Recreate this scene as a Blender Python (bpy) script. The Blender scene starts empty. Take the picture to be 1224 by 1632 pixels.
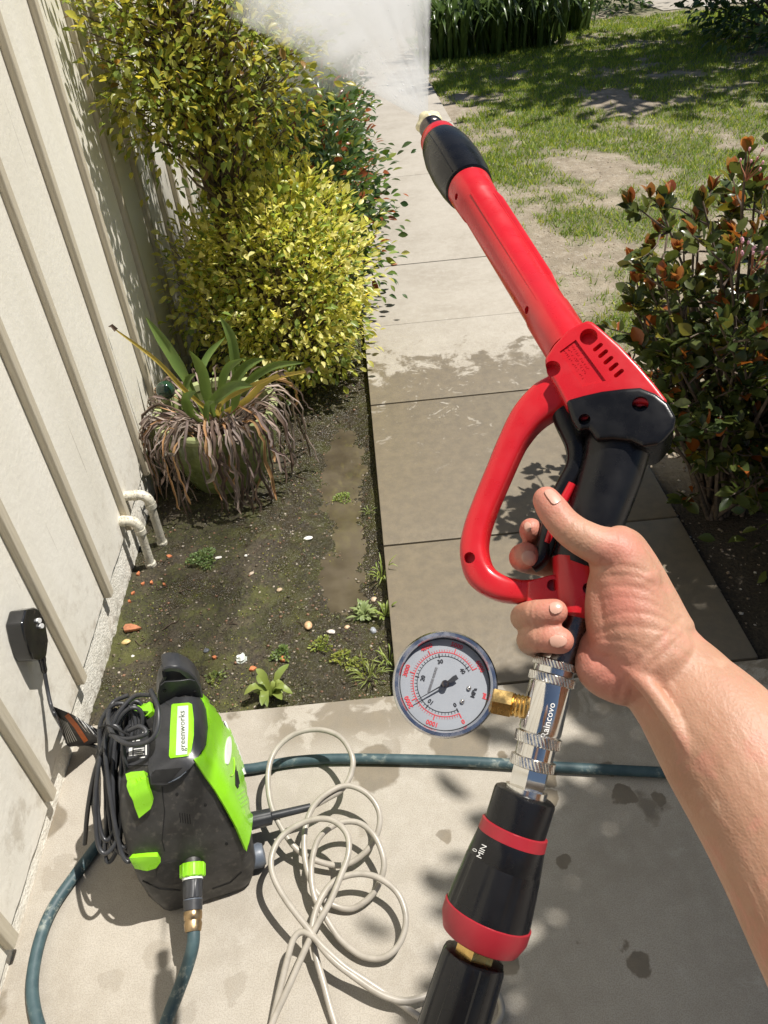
import bpy, bmesh, math, random
import numpy as np
from mathutils import Vector, Matrix, noise
from mathutils.bvhtree import BVHTree
random.seed(7); rng = np.random.default_rng(7)
SC = bpy.context.scene
COL = SC.collection
# ------------------------------------------------------------------ camera
F = 1239.0; CX, CY, CAMH = 612.0, 816.0, 1.5          # focal length in photo pixels, eye height
_d = Vector((158, 1554, F)).normalized()
_y = Vector((-95, -978, F)); _y = (_y - _d * _y.dot(_d)).normalized()
_x = _y.cross(-_d)
RC = Matrix((_x, _y, -_d))                              # world = RC @ (right, down, forward)
EYE = Vector((0, 0, CAMH))
cam = bpy.data.cameras.new('camera'); camo = bpy.data.objects.new('camera', cam); COL.objects.link(camo)
cam.sensor_fit = 'VERTICAL'; cam.sensor_height = 36.0; cam.lens = F / 1632 * 36
cam.clip_start = 0.01; cam.clip_end = 400
rot = Matrix((RC.col[0], -RC.col[1], -RC.col[2])).transposed()
camo.matrix_world = Matrix.Translation(EYE) @ rot.to_4x4()
SC.camera = camo
# ------------------------------------------------------------------ world and sun
S_EL, S_AZ = math.radians(66.5), math.radians(12)
SUN = Vector((math.cos(S_EL) * math.cos(S_AZ), math.cos(S_EL) * math.sin(S_AZ), math.sin(S_EL)))
w = bpy.data.worlds.new('World'); SC.world = w; w.use_nodes = True
nt = w.node_tree; sky = nt.nodes.new('ShaderNodeTexSky'); sky.sky_type = 'NISHITA'; sky.sun_disc = False
sky.sun_elevation = S_EL; sky.sun_rotation = math.radians(90) - S_AZ
nt.links.new(sky.outputs[0], nt.nodes['Background'].inputs[0]); nt.nodes['Background'].inputs[1].default_value = 0.05
sl = bpy.data.lights.new('sun', 'SUN'); sl.energy = 5.0; sl.angle = math.radians(0.53); sl.color = (1.0, 0.955, 0.89)
so = bpy.data.objects.new('sun', sl); COL.objects.link(so); so.rotation_euler = SUN.to_track_quat('Z', 'Y').to_euler()
SC.view_settings.view_transform = 'Standard'; SC.view_settings.look = 'None'
SC.view_settings.exposure = 0.34; SC.view_settings.gamma = 1.0; SC.view_settings.use_curve_mapping = False
SC.cycles.use_denoising = True
SC.cycles.volume_step_rate = 1.0; SC.cycles.volume_bounces = 4; SC.cycles.max_bounces = 10
SC.cycles.transparent_max_bounces = 16; SC.cycles.caustics_reflective = False; SC.cycles.caustics_refractive = False

# ------------------------------------------------------------------ where a photo point lies in the place
def ray(x, y): return RC @ Vector(((x - CX) / F, (y - CY) / F, 1.0))
def gnd(x, y, z=0.0):
    r = ray(x, y); return EYE + r * ((z - CAMH) / r.z)
def onx(x, y, X):
    r = ray(x, y); return EYE + r * (X / r.x)
def ony(x, y, Y):
    r = ray(x, y); return EYE + r * (Y / r.y)
def dep(x, y, D): return EYE + ray(x, y) * D
def pix(p):
    c = RC.transposed() @ (Vector(p) - EYE); return (CX + F * c.x / c.z, CY + F * c.y / c.z, c.z)

# ------------------------------------------------------------------ mesh helpers
class MB:
    def __init__(s): s.v = []; s.f = []
    def add(s, v, f):
        o = len(s.v); s.v += [tuple(p) for p in v]; s.f += [tuple(i + o for i in q) for q in f]; return s
    def box(s, lo, hi, M=None):
        v = [Vector((x, y, z)) for x in (lo[0], hi[0]) for y in (lo[1], hi[1]) for z in (lo[2], hi[2])]
        if M: v = [M @ p for p in v]
        return s.add(v, [(0, 1, 3, 2), (4, 6, 7, 5), (0, 4, 5, 1), (2, 3, 7, 6), (0, 2, 6, 4), (1, 5, 7, 3)])
    def lathe(s, p0, p1, prof, n=40, up=None, fn=None, caps=True):
        """profile [(distance along axis, radius)] turned about the axis p0->p1; distances in metres"""
        p0 = Vector(p0); a = (Vector(p1) - p0).normalized()
        u = up - a * up.dot(a) if up else (Vector((0, 0, 1)).cross(a) if abs(a.z) < .9 else Vector((1, 0, 0)).cross(a))
        u = Vector(u).normalized(); b = a.cross(u); V = []; Fc = []
        for k, (t, r) in enumerate(prof):
            for i in range(n):
                th = 2 * math.pi * i / n; rr = r * (fn(k, th) if fn else 1)
                V.append(p0 + a * t + (u * math.cos(th) + b * math.sin(th)) * rr)
        m = len(prof)
        for k in range(m - 1):
            for i in range(n):
                j = (i + 1) % n; Fc.append((k * n + i, k * n + j, (k + 1) * n + j, (k + 1) * n + i))
        if caps:
            Fc.append(tuple(range(n))[::-1]); Fc.append(tuple((m - 1) * n + i for i in range(n)))
        return s.add(V, Fc)
    def sweep(s, path, ra, rb=None, nrm=None, n=12, exp=2.0, caps=True, round_caps=False):
        """tube along path; ra, rb half-widths (lists or numbers); exp>2 gives a rounded-box section"""
        P = [Vector(p) for p in path]; m = len(P)
        ra = list(ra) if hasattr(ra, '__len__') else [ra] * m
        rb = ra if rb is None else (list(rb) if hasattr(rb, '__len__') else [rb] * m)
        if round_caps:
            t0 = (P[0] - P[1]).normalized(); t1 = (P[-1] - P[-2]).normalized()
            pre, post = [], []
            for q in (80, 60, 40, 20):
                c, sn = math.cos(math.radians(q)), math.sin(math.radians(q))
                pre.append((P[0] + t0 * ra[0] * sn, ra[0] * c, rb[0] * c)); post.append((P[-1] + t1 * ra[-1] * sn, ra[-1] * c, rb[-1] * c))
            post = post[::-1]
            P = [q[0] for q in pre] + P + [q[0] for q in post]
            ra = [q[1] for q in pre] + ra + [q[1] for q in post]; rb = [q[2] for q in pre] + rb + [q[2] for q in post]; m = len(P)
        V = []; Fc = []; prev = None
        for k in range(m):
            t = (P[min(k + 1, m - 1)] - P[max(k - 1, 0)])
            t = t.normalized() if t.length > 1e-9 else Vector((0, 0, 1))
            if nrm is not None: q = Vector(nrm)
            elif prev is not None: q = prev
            else: q = Vector((0, 0, 1)) if abs(t.z) < .9 else Vector((1, 0, 0))
            q = (q - t * q.dot(t)).normalized(); prev = q; sd = t.cross(q)
            for i in range(n):
                th = 2 * math.pi * i / n; c, sn = math.cos(th), math.sin(th)
                e = 2 / exp; cc = math.copysign(abs(c) ** e, c); ss = math.copysign(abs(sn) ** e, sn)
                V.append(P[k] + sd * ra[k] * cc + q * rb[k] * ss)
        for k in range(m - 1):
            for i in range(n):
                j = (i + 1) % n; Fc.append((k * n + i, k * n + j, (k + 1) * n + j, (k + 1) * n + i))
        if caps: Fc.append(tuple(range(n))[::-1]); Fc.append(tuple((m - 1) * n + i for i in range(n)))
        return s.add(V, Fc)
    def ball(s, c, r, M=None, nu=16, nv=10, jit=0, seed=0):
        c = Vector(c); r = Vector(r) if hasattr(r, '__len__') else Vector((r, r, r)); V = []; Fc = []
        for j in range(nv + 1):
            ph = math.pi * j / nv
            for i in range(nu):
                th = 2 * math.pi * i / nu
                d = Vector((math.sin(ph) * math.cos(th), math.sin(ph) * math.sin(th), math.cos(ph)))
                k = 1 + (jit * noise.noise(d * 1.7 + Vector((seed, seed * .7, 0))) if jit else 0)
                p = Vector((d.x * r.x, d.y * r.y, d.z * r.z)) * k
                V.append(c + (M @ p if M else p))
        for j in range(nv):
            for i in range(nu):
                a = j * nu + i; b = j * nu + (i + 1) % nu; Fc.append((a, a + nu, b + nu, b))
        return s.add(V, Fc)
    def prism(s, front, nrm, depth):
        """closed outline (3-D points, on the front plane) pushed back along -nrm"""
        k = len(front); back = [Vector(p) - Vector(nrm) * depth for p in front]
        return s.add(list(front) + back, [tuple(range(k)), tuple(range(2 * k - 1, k - 1, -1))] + [((i + 1) % k, i, k + i, k + (i + 1) % k) for i in range(k)])
    def build(s, name, m, parent=None, smooth=35, bevel=0, seg=2, weld=False):
        me = bpy.data.meshes.new(name); me.from_pydata(s.v, [], s.f)
        b = bmesh.new(); b.from_mesh(me)
        if weld or round is None: bmesh.ops.remove_doubles(b, verts=b.verts, dist=1e-5)
        bmesh.ops.recalc_face_normals(b, faces=b.faces)
        if bevel:
            es = [e for e in b.edges if len(e.link_faces) == 2 and e.calc_face_angle(0) > math.radians(28)]
            bmesh.ops.bevel(b, geom=es, offset=bevel, segments=seg, affect='EDGES', profile=.6, clamp_overlap=True)
        b.to_mesh(me); b.free()
        return link(name, me, m, parent, smooth)
def link(name, me, m, parent=None, smooth=35):
    if m is not None and not me.materials: me.materials.append(m)
    if smooth:
        me.polygons.foreach_set('use_smooth', [True] * len(me.polygons))
        if smooth < 180: me.set_sharp_from_angle(angle=math.radians(smooth))
    o = bpy.data.objects.new(name, me); COL.objects.link(o)
    if parent: o.parent = parent; o.matrix_parent_inverse = parent.matrix_world.inverted()
    return o
def empty(name, loc=(0, 0, 0)):
    o = bpy.data.objects.new(name, None); o.empty_display_size = .05; o.location = loc; COL.objects.link(o)
    o.matrix_world = Matrix.Translation(Vector(loc)); return o
def tag(o, label=None, cat=None, group=None, kind=None):
    if label: o['label'] = label
    if cat: o['category'] = cat
    if group: o['group'] = group
    if kind: o['kind'] = kind
    return o
def spline(P, n=8, closed=False):
    P = [Vector(p) for p in P]; m = len(P); out = []
    for i in range(m if closed else m - 1):
        g = (lambda k: P[k % m]) if closed else (lambda k: P[max(0, min(m - 1, k))])
        a, b, c, d = g(i - 1), g(i), g(i + 1), g(i + 2)
        for j in range(n):
            t = j / n; out.append(.5 * ((2 * b) + (c - a) * t + (2 * a - 5 * b + 4 * c - d) * t * t + (3 * b - a - 3 * c + d) * t ** 3))
    if not closed: out.append(P[-1].copy())
    return out
def interp(vals, n):  # n samples along a list of values
    x = np.linspace(0, len(vals) - 1, n); return list(np.interp(x, range(len(vals)), vals))
def fast_mesh(name, V, T):
    """numpy vertices (n,3) and triangles (m,3) -> mesh"""
    me = bpy.data.meshes.new(name); V = np.asarray(V, dtype=np.float32); T = np.asarray(T, dtype=np.int32); k = T.shape[1]
    me.vertices.add(len(V)); me.vertices.foreach_set('co', V.ravel())
    me.loops.add(T.size); me.loops.foreach_set('vertex_index', T.ravel())
    me.polygons.add(len(T)); me.polygons.foreach_set('loop_start', np.arange(0, T.size, k, dtype=np.int32))
    me.polygons.foreach_set('loop_total', np.full(len(T), k, dtype=np.int32)); me.update(calc_edges=True); return me
def bake(o):
    dg = bpy.context.evaluated_depsgraph_get(); dg.update()
    me = bpy.data.meshes.new_from_object(o.evaluated_get(dg)); o.modifiers.clear(); o.data = me; return o
def cut(o, cutter_mb):
    c = cutter_mb.build('cutter', None, smooth=0); m = o.modifiers.new('b', 'BOOLEAN'); m.object = c; m.operation = 'DIFFERENCE'; m.solver = 'EXACT'
    bake(o); bpy.data.objects.remove(c)
    o.data.set_sharp_from_angle(angle=math.radians(35)); return o
def bvh(o):
    b = bmesh.new(); b.from_mesh(o.data); b.transform(o.matrix_world); t = BVHTree.FromBMesh(b); b.free(); return t
def skin_patch(name, outline, tree, m, parent, lift=.0015, thick=.002, cell=5, smooth=60):
    """a thin shell lying on a surface: outline in photo points, carried onto the body it belongs to"""
    o2 = [Vector((p[0], p[1], 0)) for p in outline]
    b = bmesh.new(); vs = [b.verts.new(p) for p in o2]; f = b.faces.new(vs)
    if f.normal.z < 0: f.normal_flip()
    xs = [p.x for p in o2]; ys = [p.y for p in o2]
    for ax, lo, hi in ((0, min(xs), max(xs)), (1, min(ys), max(ys))):
        k = lo + cell
        while k < hi:
            co = Vector((k, 0, 0)) if ax == 0 else Vector((0, k, 0)); no = Vector((1, 0, 0)) if ax == 0 else Vector((0, 1, 0))
            bmesh.ops.bisect_plane(b, geom=b.verts[:] + b.edges[:] + b.faces[:], plane_co=co, plane_no=no); k += cell
    bmesh.ops.triangulate(b, faces=b.faces[:]); b.verts.ensure_lookup_table()
    last = None; hits = []
    for v in b.verts:
        r = ray(v.co.x, v.co.y).normalized(); h = tree.ray_cast(EYE, r); hits.append((r, h))
    ok = [h for r, h in hits if h[0]]
    dm = sum((h[3] for h in ok)) / max(1, len(ok))
    for v, (r, h) in zip(list(b.verts), hits):
        if h[0]: v.co = h[0] + (h[1] if h[1].dot(r) < 0 else -h[1]) * lift
        else:
            nr = tree.find_nearest(EYE + r * dm); v.co = nr[0] + nr[1] * lift
    me = bpy.data.meshes.new(name); b.to_mesh(me); b.free()
    o = link(name, me, m, parent, smooth)
    if thick:
        s = o.modifiers.new('s', 'SOLIDIFY'); s.thickness = thick; s.offset = 0; bake(o)
        me = o.data; me.polygons.foreach_set('use_smooth', [True] * len(me.polygons)); me.set_sharp_from_angle(angle=math.radians(smooth))
    return o

# ------------------------------------------------------------------ materials
class N:
    def __init__(s, name):
        s.m = bpy.data.materials.new(name); s.m.use_nodes = True; s.t = s.m.node_tree
        s.b = s.t.nodes['Principled BSDF']; s.out = s.t.nodes['Material Output']
    def n(s, kind, **k):
        q = s.t.nodes.new('ShaderNode' + kind)
        for a, v in k.items():
            if a in q.inputs: s.set(q.inputs[a], v)
            else: setattr(q, a, v)
        return q
    def set(s, i, v):
        if isinstance(v, bpy.types.NodeSocket): s.t.links.new(v, i)
        elif isinstance(v, (tuple, list)) and len(v) == 3 and i.type == 'RGBA': i.default_value = (*v, 1)
        else: i.default_value = v
    def pos(s): return s.n('NewGeometry').outputs['Position']
    def obj(s): return s.n('TexCoord').outputs['Object']
    def noise(s, scale, detail=4, rough=.55, vec=None, dist=0):
        q = s.n('TexNoise', Scale=scale, Detail=detail, Roughness=rough, Distortion=dist); s.set(q.inputs['Vector'], vec or s.pos()); return q.outputs['Fac']
    def voro(s, scale, vec=None, out='Distance'):
        q = s.n('TexVoronoi', Scale=scale); s.set(q.inputs['Vector'], vec or s.pos()); return q.outputs[out]
    def ramp(s, fac, a, b, ca=0.0, cb=1.0):
        q = s.n('MapRange'); q.interpolation_type = 'SMOOTHSTEP'
        s.set(q.inputs[0], fac); q.inputs[1].default_value = a; q.inputs[2].default_value = b; q.inputs[3].default_value = ca; q.inputs[4].default_value = cb
        return q.outputs[0]
    def math(s, op, a, b=0.0):
        q = s.n('Math', operation=op); s.set(q.inputs[0], a); s.set(q.inputs[1], b); return q.outputs[0]
    def mix(s, f, a, b, mode='MIX'):
        q = s.n('Mix', data_type='RGBA', blend_type=mode); s.set(q.inputs['Factor'], f); s.set(q.inputs[6], a); s.set(q.inputs[7], b); return q.outputs[2]
    def bump(s, h, strength=.3, dist=.002, prev=None):
        q = s.n('Bump', Strength=strength, Distance=dist); s.set(q.inputs['Height'], h)
        if prev: s.set(q.inputs['Normal'], prev)
        return q.outputs[0]
    def sep(s, v):
        q = s.n('SeparateXYZ'); s.set(q.inputs[0], v); return q.outputs
    def fin(s, **k):
        for a, v in k.items(): s.set(s.b.inputs[a.replace('_', ' ')], v)
        return s.m
def plain(name, col, rough=.45, metal=0, var=.12, vs=40, bs=0, bscale=600, bdist=.0006, coat=0, dust=0, spec=.5):
    """one paint, plastic or metal with slight unevenness of colour, gloss and surface"""
    n = N(name); f = n.noise(vs, 4)
    c = n.mix(n.ramp(f, .3, .7), tuple(x * (1 - var) for x in col), tuple(min(1, x * (1 + var)) for x in col))
    if dust: c = n.mix(n.ramp(n.noise(90, 5), .52, .75, 0, dust), c, (.30, .27, .22))
    k = dict(Base_Color=c, Roughness=n.ramp(n.noise(vs * 1.7), .3, .7, max(.03, rough - .08), rough + .1), Metallic=metal)
    m = n.fin(**k); n.b.inputs['Coat Weight'].default_value = coat; n.b.inputs['Coat Roughness'].default_value = .12
    n.b.inputs['Specular IOR Level'].default_value = spec
    if bs: n.set(n.b.inputs['Normal'], n.bump(n.noise(bscale, 3), bs, bdist))
    return m
def leafmat(name, col, var=(1.35, 1.2, 1.2), rough=.38, trans=.35, tcol=None, spots=None, attr=True):
    n = N(name)
    c0 = n.mix(n.ramp(n.noise(14, 3), .3, .7), col, tuple(min(1, col[i] * var[i]) for i in range(3)))
    if attr:
        a = n.n('Attribute', attribute_name='Col'); c0 = n.mix(1.0, c0, a.outputs['Color'], 'MULTIPLY')
    if spots: c0 = n.mix(n.ramp(n.noise(160, 3), .62, .72), c0, spots)
    n.fin(Base_Color=c0, Roughness=rough); n.b.inputs['Specular IOR Level'].default_value = .45
    tr = n.n('BsdfTranslucent'); n.set(tr.inputs[0], n.mix(.5, c0, tcol or tuple(min(1, x * 1.6) for x in col)) if not attr else n.mix(1.0, c0, (1.5, 1.45, .9), 'MULTIPLY'))
    mx = n.n('MixShader', Fac=trans); n.t.links.new(n.b.outputs[0], mx.inputs[1]); n.t.links.new(tr.outputs[0], mx.inputs[2])
    n.t.links.new(mx.outputs[0], n.out.inputs[0]); return n.m
# ================================================================== SETTING
def concrete(name, wet_walk):
    n = N(name); P = n.pos(); x, y, z = n.sep(P)
    sp = n.noise(420, 2, .7); md = n.noise(26, 6, .65); lg = n.noise(3.1, 5, .6)
    c = n.mix(n.ramp(lg, .3, .72), (.43, .395, .335), (.34, .305, .25))
    c = n.mix(n.ramp(md, .35, .75, 0, .55), c, (.48, .445, .385))
    c = n.mix(n.ramp(sp, .42, .62, .0, .45), c, (.23, .20, .165))
    c = n.mix(n.ramp(n.voro(210), .0, .16, .5, 0), c, (.58, .54, .47))
    wn = n.noise(11, 6, .62, dist=.6)
    if wet_walk:
        edge = n.math('ADD', y, n.math('MULTIPLY', n.math('SUBTRACT', n.noise(9, 8, .72, dist=.3), .5), 1.5))
        wet = n.ramp(edge, 2.75, 2.92, 1, 0)
        dry_spots = n.ramp(n.noise(17, 5, .65, dist=.8), .60, .66, 0, .8)
        wet = n.math('MULTIPLY', wet, n.math('SUBTRACT', 1.0, n.math('MULTIPLY', dry_spots, n.ramp(y, 1.9, 2.6))))
        c = n.mix(n.ramp(n.noise(38, 4), .66, .7, 0, .35), c, (.53, .5, .45))
    else:
        dv = n.n('VectorMath', operation='ADD'); nz_ = n.n('TexNoise', Scale=22, Detail=4); n.set(nz_.inputs['Vector'], P); sc_ = n.n('VectorMath', operation='SCALE'); n.set(sc_.inputs[0], nz_.outputs['Color']); sc_.inputs['Scale'].default_value = .045
        n.set(dv.inputs[0], P); n.set(dv.inputs[1], sc_.outputs[0])
        def drips(scale, rad, keep):
            v = n.n('TexVoronoi', Scale=scale); v.inputs['Randomness'].default_value = 1.0; n.set(v.inputs['Vector'], dv.outputs[0]); r_, g_, b_ = n.sep(v.outputs['Color'])
            d = n.math('SUBTRACT', v.outputs['Distance'], n.math('MULTIPLY', g_, rad * .7)); return n.math('MULTIPLY', n.ramp(d, rad * .5, rad * .5 + .05, 1, 0), n.math('GREATER_THAN', r_, keep))
        s1 = n.math('MULTIPLY', drips(5.5, .34, .70), .85)
        band = n.math('MULTIPLY', n.ramp(y, 1.02, 1.12), n.math('MULTIPLY', n.ramp(x, -.36, -.28), n.ramp(wn, .42, .5)))
        s2 = drips(13, .36, .72)
        wet = n.math('MAXIMUM', n.math('MAXIMUM', s1, n.math('MULTIPLY', band, .75)), n.math('MULTIPLY', s2, n.ramp(x, -.1, .12, .25, 1)))
        c = n.mix(n.ramp(n.noise(13, 6, .7, dist=.5), .6, .75, 0, .5), c, (.52, .49, .44))
    cw = n.mix(.88, c, n.mix(n.ramp(md, .3, .7), (.185, .150, .100), (.135, .110, .075)))
    c = n.mix(wet, c, cw)
    b = n.bump(sp, .35, .0016); b = n.bump(n.noise(55, 5), .25, .004, b); b = n.bump(n.ramp(n.voro(120), 0, .09), .25, .0012, b)
    return n.fin(Base_Color=c, Roughness=n.ramp(wet, 0, 1, .88, .42), Normal=b)
M_walk = concrete('walk_concrete', True); M_patio = concrete('patio_concrete', False)

def soil(name, bed):
    n = N(name); P = n.pos()
    a = n.noise(7, 6, .65); f = n.noise(120, 4, .7); g = n.noise(30, 5, .6)
    if bed:
        c = n.mix(n.ramp(a, .38, .6), (.066, .051, .031), (.054, .056, .013))
        c = n.mix(n.ramp(g, .45, .7, 0, .7), c, (.115, .095, .055))
        c = n.mix(n.ramp(f, .46, .62, 0, .85), c, (.022, .017, .011)); c = n.mix(n.ramp(n.noise(210, 3, .7), .60, .7, 0, .5), c, (.15, .125, .08)); c = n.mix(n.ramp(n.noise(11, 6, .7), .50, .60, 0, .75), c, (.095, .098, .022))
        wx_, wy_, wz_ = n.sep(P); wet = n.math('MAXIMUM', n.ramp(n.noise(4, 4, .6), .45, .62), n.ramp(n.math('ADD', wx_, n.math('MULTIPLY', n.noise(12, 4), .3)), -.30, -.12)); c = n.mix(n.math('MULTIPLY', wet, .5), c, (.030, .024, .014))
        ro = n.ramp(wet, 0, 1, .7, .22); k = 1.0
    else:
        c = n.mix(n.ramp(a, .35, .65), (.36, .30, .22), (.25, .205, .145))
        c = n.mix(n.ramp(g, .45, .75, 0, .6), c, (.47, .42, .34))
        c = n.mix(n.ramp(f, .5, .7, 0, .7), c, (.15, .115, .075))
        at = n.n('Attribute', attribute_name='Cover')
        c = n.mix(n.math('MULTIPLY', at.outputs['Fac'], .75), c, (.075, .095, .022)); ro = .9; k = .9
        lx, ly, lz = n.sep(P); dark_soil_shade = n.math('MULTIPLY', n.ramp(n.math('ADD', ly, n.math('MULTIPLY', n.noise(6, 4), .5)), 2.05, 2.25, 1, 0), n.ramp(lx, 3.5, 4.0, 1, 0)); c = n.mix(n.math('MULTIPLY', dark_soil_shade, .92), c, n.mix(n.ramp(f, .4, .6), (.018, .013, .009), (.055, .040, .026)))  # dark soil near the right shrubs, with the shade under them painted in
    b = n.bump(f, k, .006); b = n.bump(g, .6, .012, b)
    return n.fin(Base_Color=c, Roughness=ro, Normal=b)
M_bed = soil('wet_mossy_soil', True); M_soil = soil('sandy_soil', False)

def fbm(x, y, s, o=0.0, d=4): return noise.fractal(Vector((x * s + o, y * s - o, o * .3)), .7, 2.0, d)
def cover(x, y):
    """how much grass grows at a lawn point, 0 bare to 1 thick"""
    v = .42 + 1.25 * fbm(x, y, 1.5, 3.1) + .75 * fbm(x, y, 4.2, 9.7) + min(.50, max(-1.0, (y - 3.5) * .16)) - max(0, .25 - (x - .857) * .7)
    v -= max(0, 1.15 - abs(y - 4.0) * 1.1) * max(0, 1 - abs(x - 1.5) * .9) * .10
    return max(0.0, min(1.0, v))
def lawn_z(x, y): return -.022 + .018 * fbm(x, y, 1.1, 5) + .008 * fbm(x, y, 6, 2)
def bed_z(x, y):
    p = max(0, 1 - abs((x + .135) / .115) ** 1.7) * max(0, min(1, (y - 1.38) / .2)) * max(0, min(1, (2.75 - y) / .3))
    return -.045 + .007 * fbm(x, y, 3.3, 1) + .005 * fbm(x, y, 14, 4) + .0050 * abs(fbm(x, y, 38, 7)) + .003 * fbm(x, y, 90, 3) - .024 * p
def sheet(name, xs, ys, zf, m, attr=None):
    X, Y = np.meshgrid(xs, ys); V = np.array([(x, y, zf(x, y)) for x, y in zip(X.ravel(), Y.ravel())]); nx, ny = len(xs), len(ys)
    i = np.arange(nx * ny).reshape(ny, nx); T = np.stack([i[:-1, :-1], i[:-1, 1:], i[1:, 1:], i[1:, :-1]], -1).reshape(-1, 4)
    me = fast_mesh(name, V, T)
    if attr:
        a = me.attributes.new('Cover', 'FLOAT', 'POINT'); a.data.foreach_set('value', np.array([attr(v[0], v[1]) for v in V], dtype=np.float32))
    return tag(link(name, me, m, None, 180), kind='structure')
sheet('ground', [-60, 0, 60], [-30, 0, 80], lambda x, y: -.10, M_soil)
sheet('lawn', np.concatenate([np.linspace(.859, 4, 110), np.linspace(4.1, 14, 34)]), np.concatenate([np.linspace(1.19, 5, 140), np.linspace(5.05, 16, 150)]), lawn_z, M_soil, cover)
sheet('planting_bed', np.linspace(-.79, -.019, 170), np.concatenate([np.linspace(1.188, 3.2, 400), np.linspace(3.25, 12, 60)]), bed_z, M_bed)
nw = N('muddy_water'); nw.fin(Base_Color=nw.mix(nw.ramp(nw.noise(9, 4), .3, .7), (.065, .052, .034), (.115, .095, .066)), Roughness=.05, Normal=nw.bump(nw.noise(18, 3), .06, .004))
sheet('puddle', [-.42, -.15, -.0195], [1.30, 2.0, 2.85], lambda x, y: -.0605, nw.m)

# walkway: each poured bay a slab of its own
walk = empty('walkway', (.42, 1.2, 0)); tag(walk, kind='structure')
JY = [1.1895, 1.735, 2.546, 3.22, 3.92, 5.5, 7.1, 8.7, 10.3, 12.7]
for i in range(len(JY) - 1):
    g = .006 if i in (0, 1) else .004; dz = random.uniform(-.0015, .0015)
    MB().box((-.017, JY[i] + g / 2, -.13), (.857, JY[i + 1] - g / 2, dz - .0015)).build('slab', M_walk, walk, bevel=.006, smooth=40)
MB().box((-.015, 1.2, -.14), (.855, 12.6, -.012)).build('joint_filler', plain('joint_dirt', (.05, .042, .03), .9), walk, smooth=0)
pat = MB().box((-.784, -2.5, -.13), (5, 1.1855, 0)).build('patio', M_patio, None, bevel=.006, smooth=40); tag(pat, kind='structure')
far = MB().box((4.3, 11.9, -.1), (9, 13.6, -.004)).build('pavement', M_walk, None, bevel=.01); tag(far, kind='structure')

# ------------------------------------------------------------------ house wall
ns = N('cream_paint'); P = ns.pos()
v1 = ns.n('Mapping', Scale=(1, 1, .25)); ns.set(v1.inputs[0], P)
c = ns.mix(ns.ramp(ns.noise(5, 5, .6, v1.outputs[0]), .3, .7), (.86, .825, .735), (.78, .74, .64))
c = ns.mix(ns.ramp(ns.noise(35, 6, .7, v1.outputs[0]), .62, .8, 0, .35), c, (.58, .52, .42))
v2 = ns.n('Mapping', Scale=(1, 60, 1.2)); ns.set(v2.inputs[0], P)
zz_ = ns.sep(P)[2]; c = ns.mix(ns.math('MULTIPLY', ns.ramp(zz_, .08, .42, 1, 0), ns.ramp(ns.noise(16, 6, .7), .48, .70, 0, .55)), c, (.40, .34, .25))
c = ns.mix(ns.ramp(ns.voro(23), .0, .035, .8, 0), c, (.30, .26, .2))
crk = ns.ramp(ns.noise(1.3, 3, .5, v2.outputs[0]), .71, .73)
c = ns.mix(ns.math('MULTIPLY', crk, .5), c, (.25, .21, .16))
bb = ns.bump(ns.noise(60, 5, .6), .28, .004); bb = ns.bump(ns.noise(380, 3), .2, .001, bb); bb = ns.bump(crk, -.25, .002, bb)
M_side = ns.fin(Base_Color=c, Roughness=.62, Normal=bb)
nb = N('batten_paint'); v3 = nb.n('Mapping', Scale=(9, 9, .5)); nb.set(v3.inputs[0], nb.pos())
gr = nb.noise(22, 6, .65, v3.outputs[0])
c = nb.mix(nb.ramp(gr, .3, .7), (.60, .54, .42), (.52, .46, .345)); c = nb.mix(nb.ramp(gr, .66, .74, 0, .5), c, (.27, .22, .15))
M_batt = nb.fin(Base_Color=c, Roughness=.7, Normal=nb.bump(gr, .5, .003))
nst = N('stucco_paint'); sv = nst.noise(150, 3, .6)
M_stuc = nst.fin(Base_Color=nst.mix(nst.ramp(nst.noise(9, 5), .3, .75), (.88, .85, .76), (.80, .76, .66)), Roughness=.85, Normal=nst.bump(sv, .7, .005)); nst.set(nst.b.inputs['Base Color'], nst.mix(nst.math('MULTIPLY', nst.ramp(nst.sep(nst.pos())[2], -.05, .04, 1, 0), nst.ramp(nst.noise(40, 5), .4, .65, .1, .7)), nst.b.inputs['Base Color'].links[0].from_socket, (.22, .18, .12)))
wall = empty('house_wall', (-.79, 1.2, 0)); tag(wall, 'cream board and batten house wall on a rough stucco foundation', 'wall')
BY = [-.87, -.56, -.25, .06, .365, .672, .955, 1.25, 1.545, 1.83, 2.115, 2.40, 2.68, 2.96, 3.24, 3.52, 3.80, 4.08, 4.36, 4.64, 4.92, 5.2, 5.5, 5.8]
XS, ZB = -.772, .088
def wallbot(y): return ZB if y > 1.1 else (.075 if y > .9 else (.052 if y > .6 else .03))
for i in range(len(BY) - 1):
    y0, y1 = BY[i], BY[i + 1]; zb = wallbot(y0 + .1) + random.uniform(-.004, .004); mb = MB()
    k = 14; V = []; Fq = []                      # slightly wavy board with a worn lower edge
    for a in range(k + 1):
        yy = y0 + .0006 + (y1 - y0 - .0012) * a / k; zz = zb + random.uniform(-.0025, .0025)
        xx = XS + .0018 * fbm(yy, 1, 2.5)
        V += [(xx, yy, zz), (xx, yy, zz + .3), (xx + .001 * fbm(yy, 3, 3), yy, 1.3), (XS, yy, 2.7), (XS - .02, yy, 2.7), (XS - .02, yy, zz)]
    for a in range(k):
        for q in range(6): Fq.append((a * 6 + q, a * 6 + (q + 1) % 6, (a + 1) * 6 + (q + 1) % 6, (a + 1) * 6 + q))
    Fq += [tuple(range(6)), tuple(k * 6 + q for q in range(5, -1, -1))]
    mb.add(V, Fq).build('siding_board', M_side, wall, smooth=30)
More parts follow.
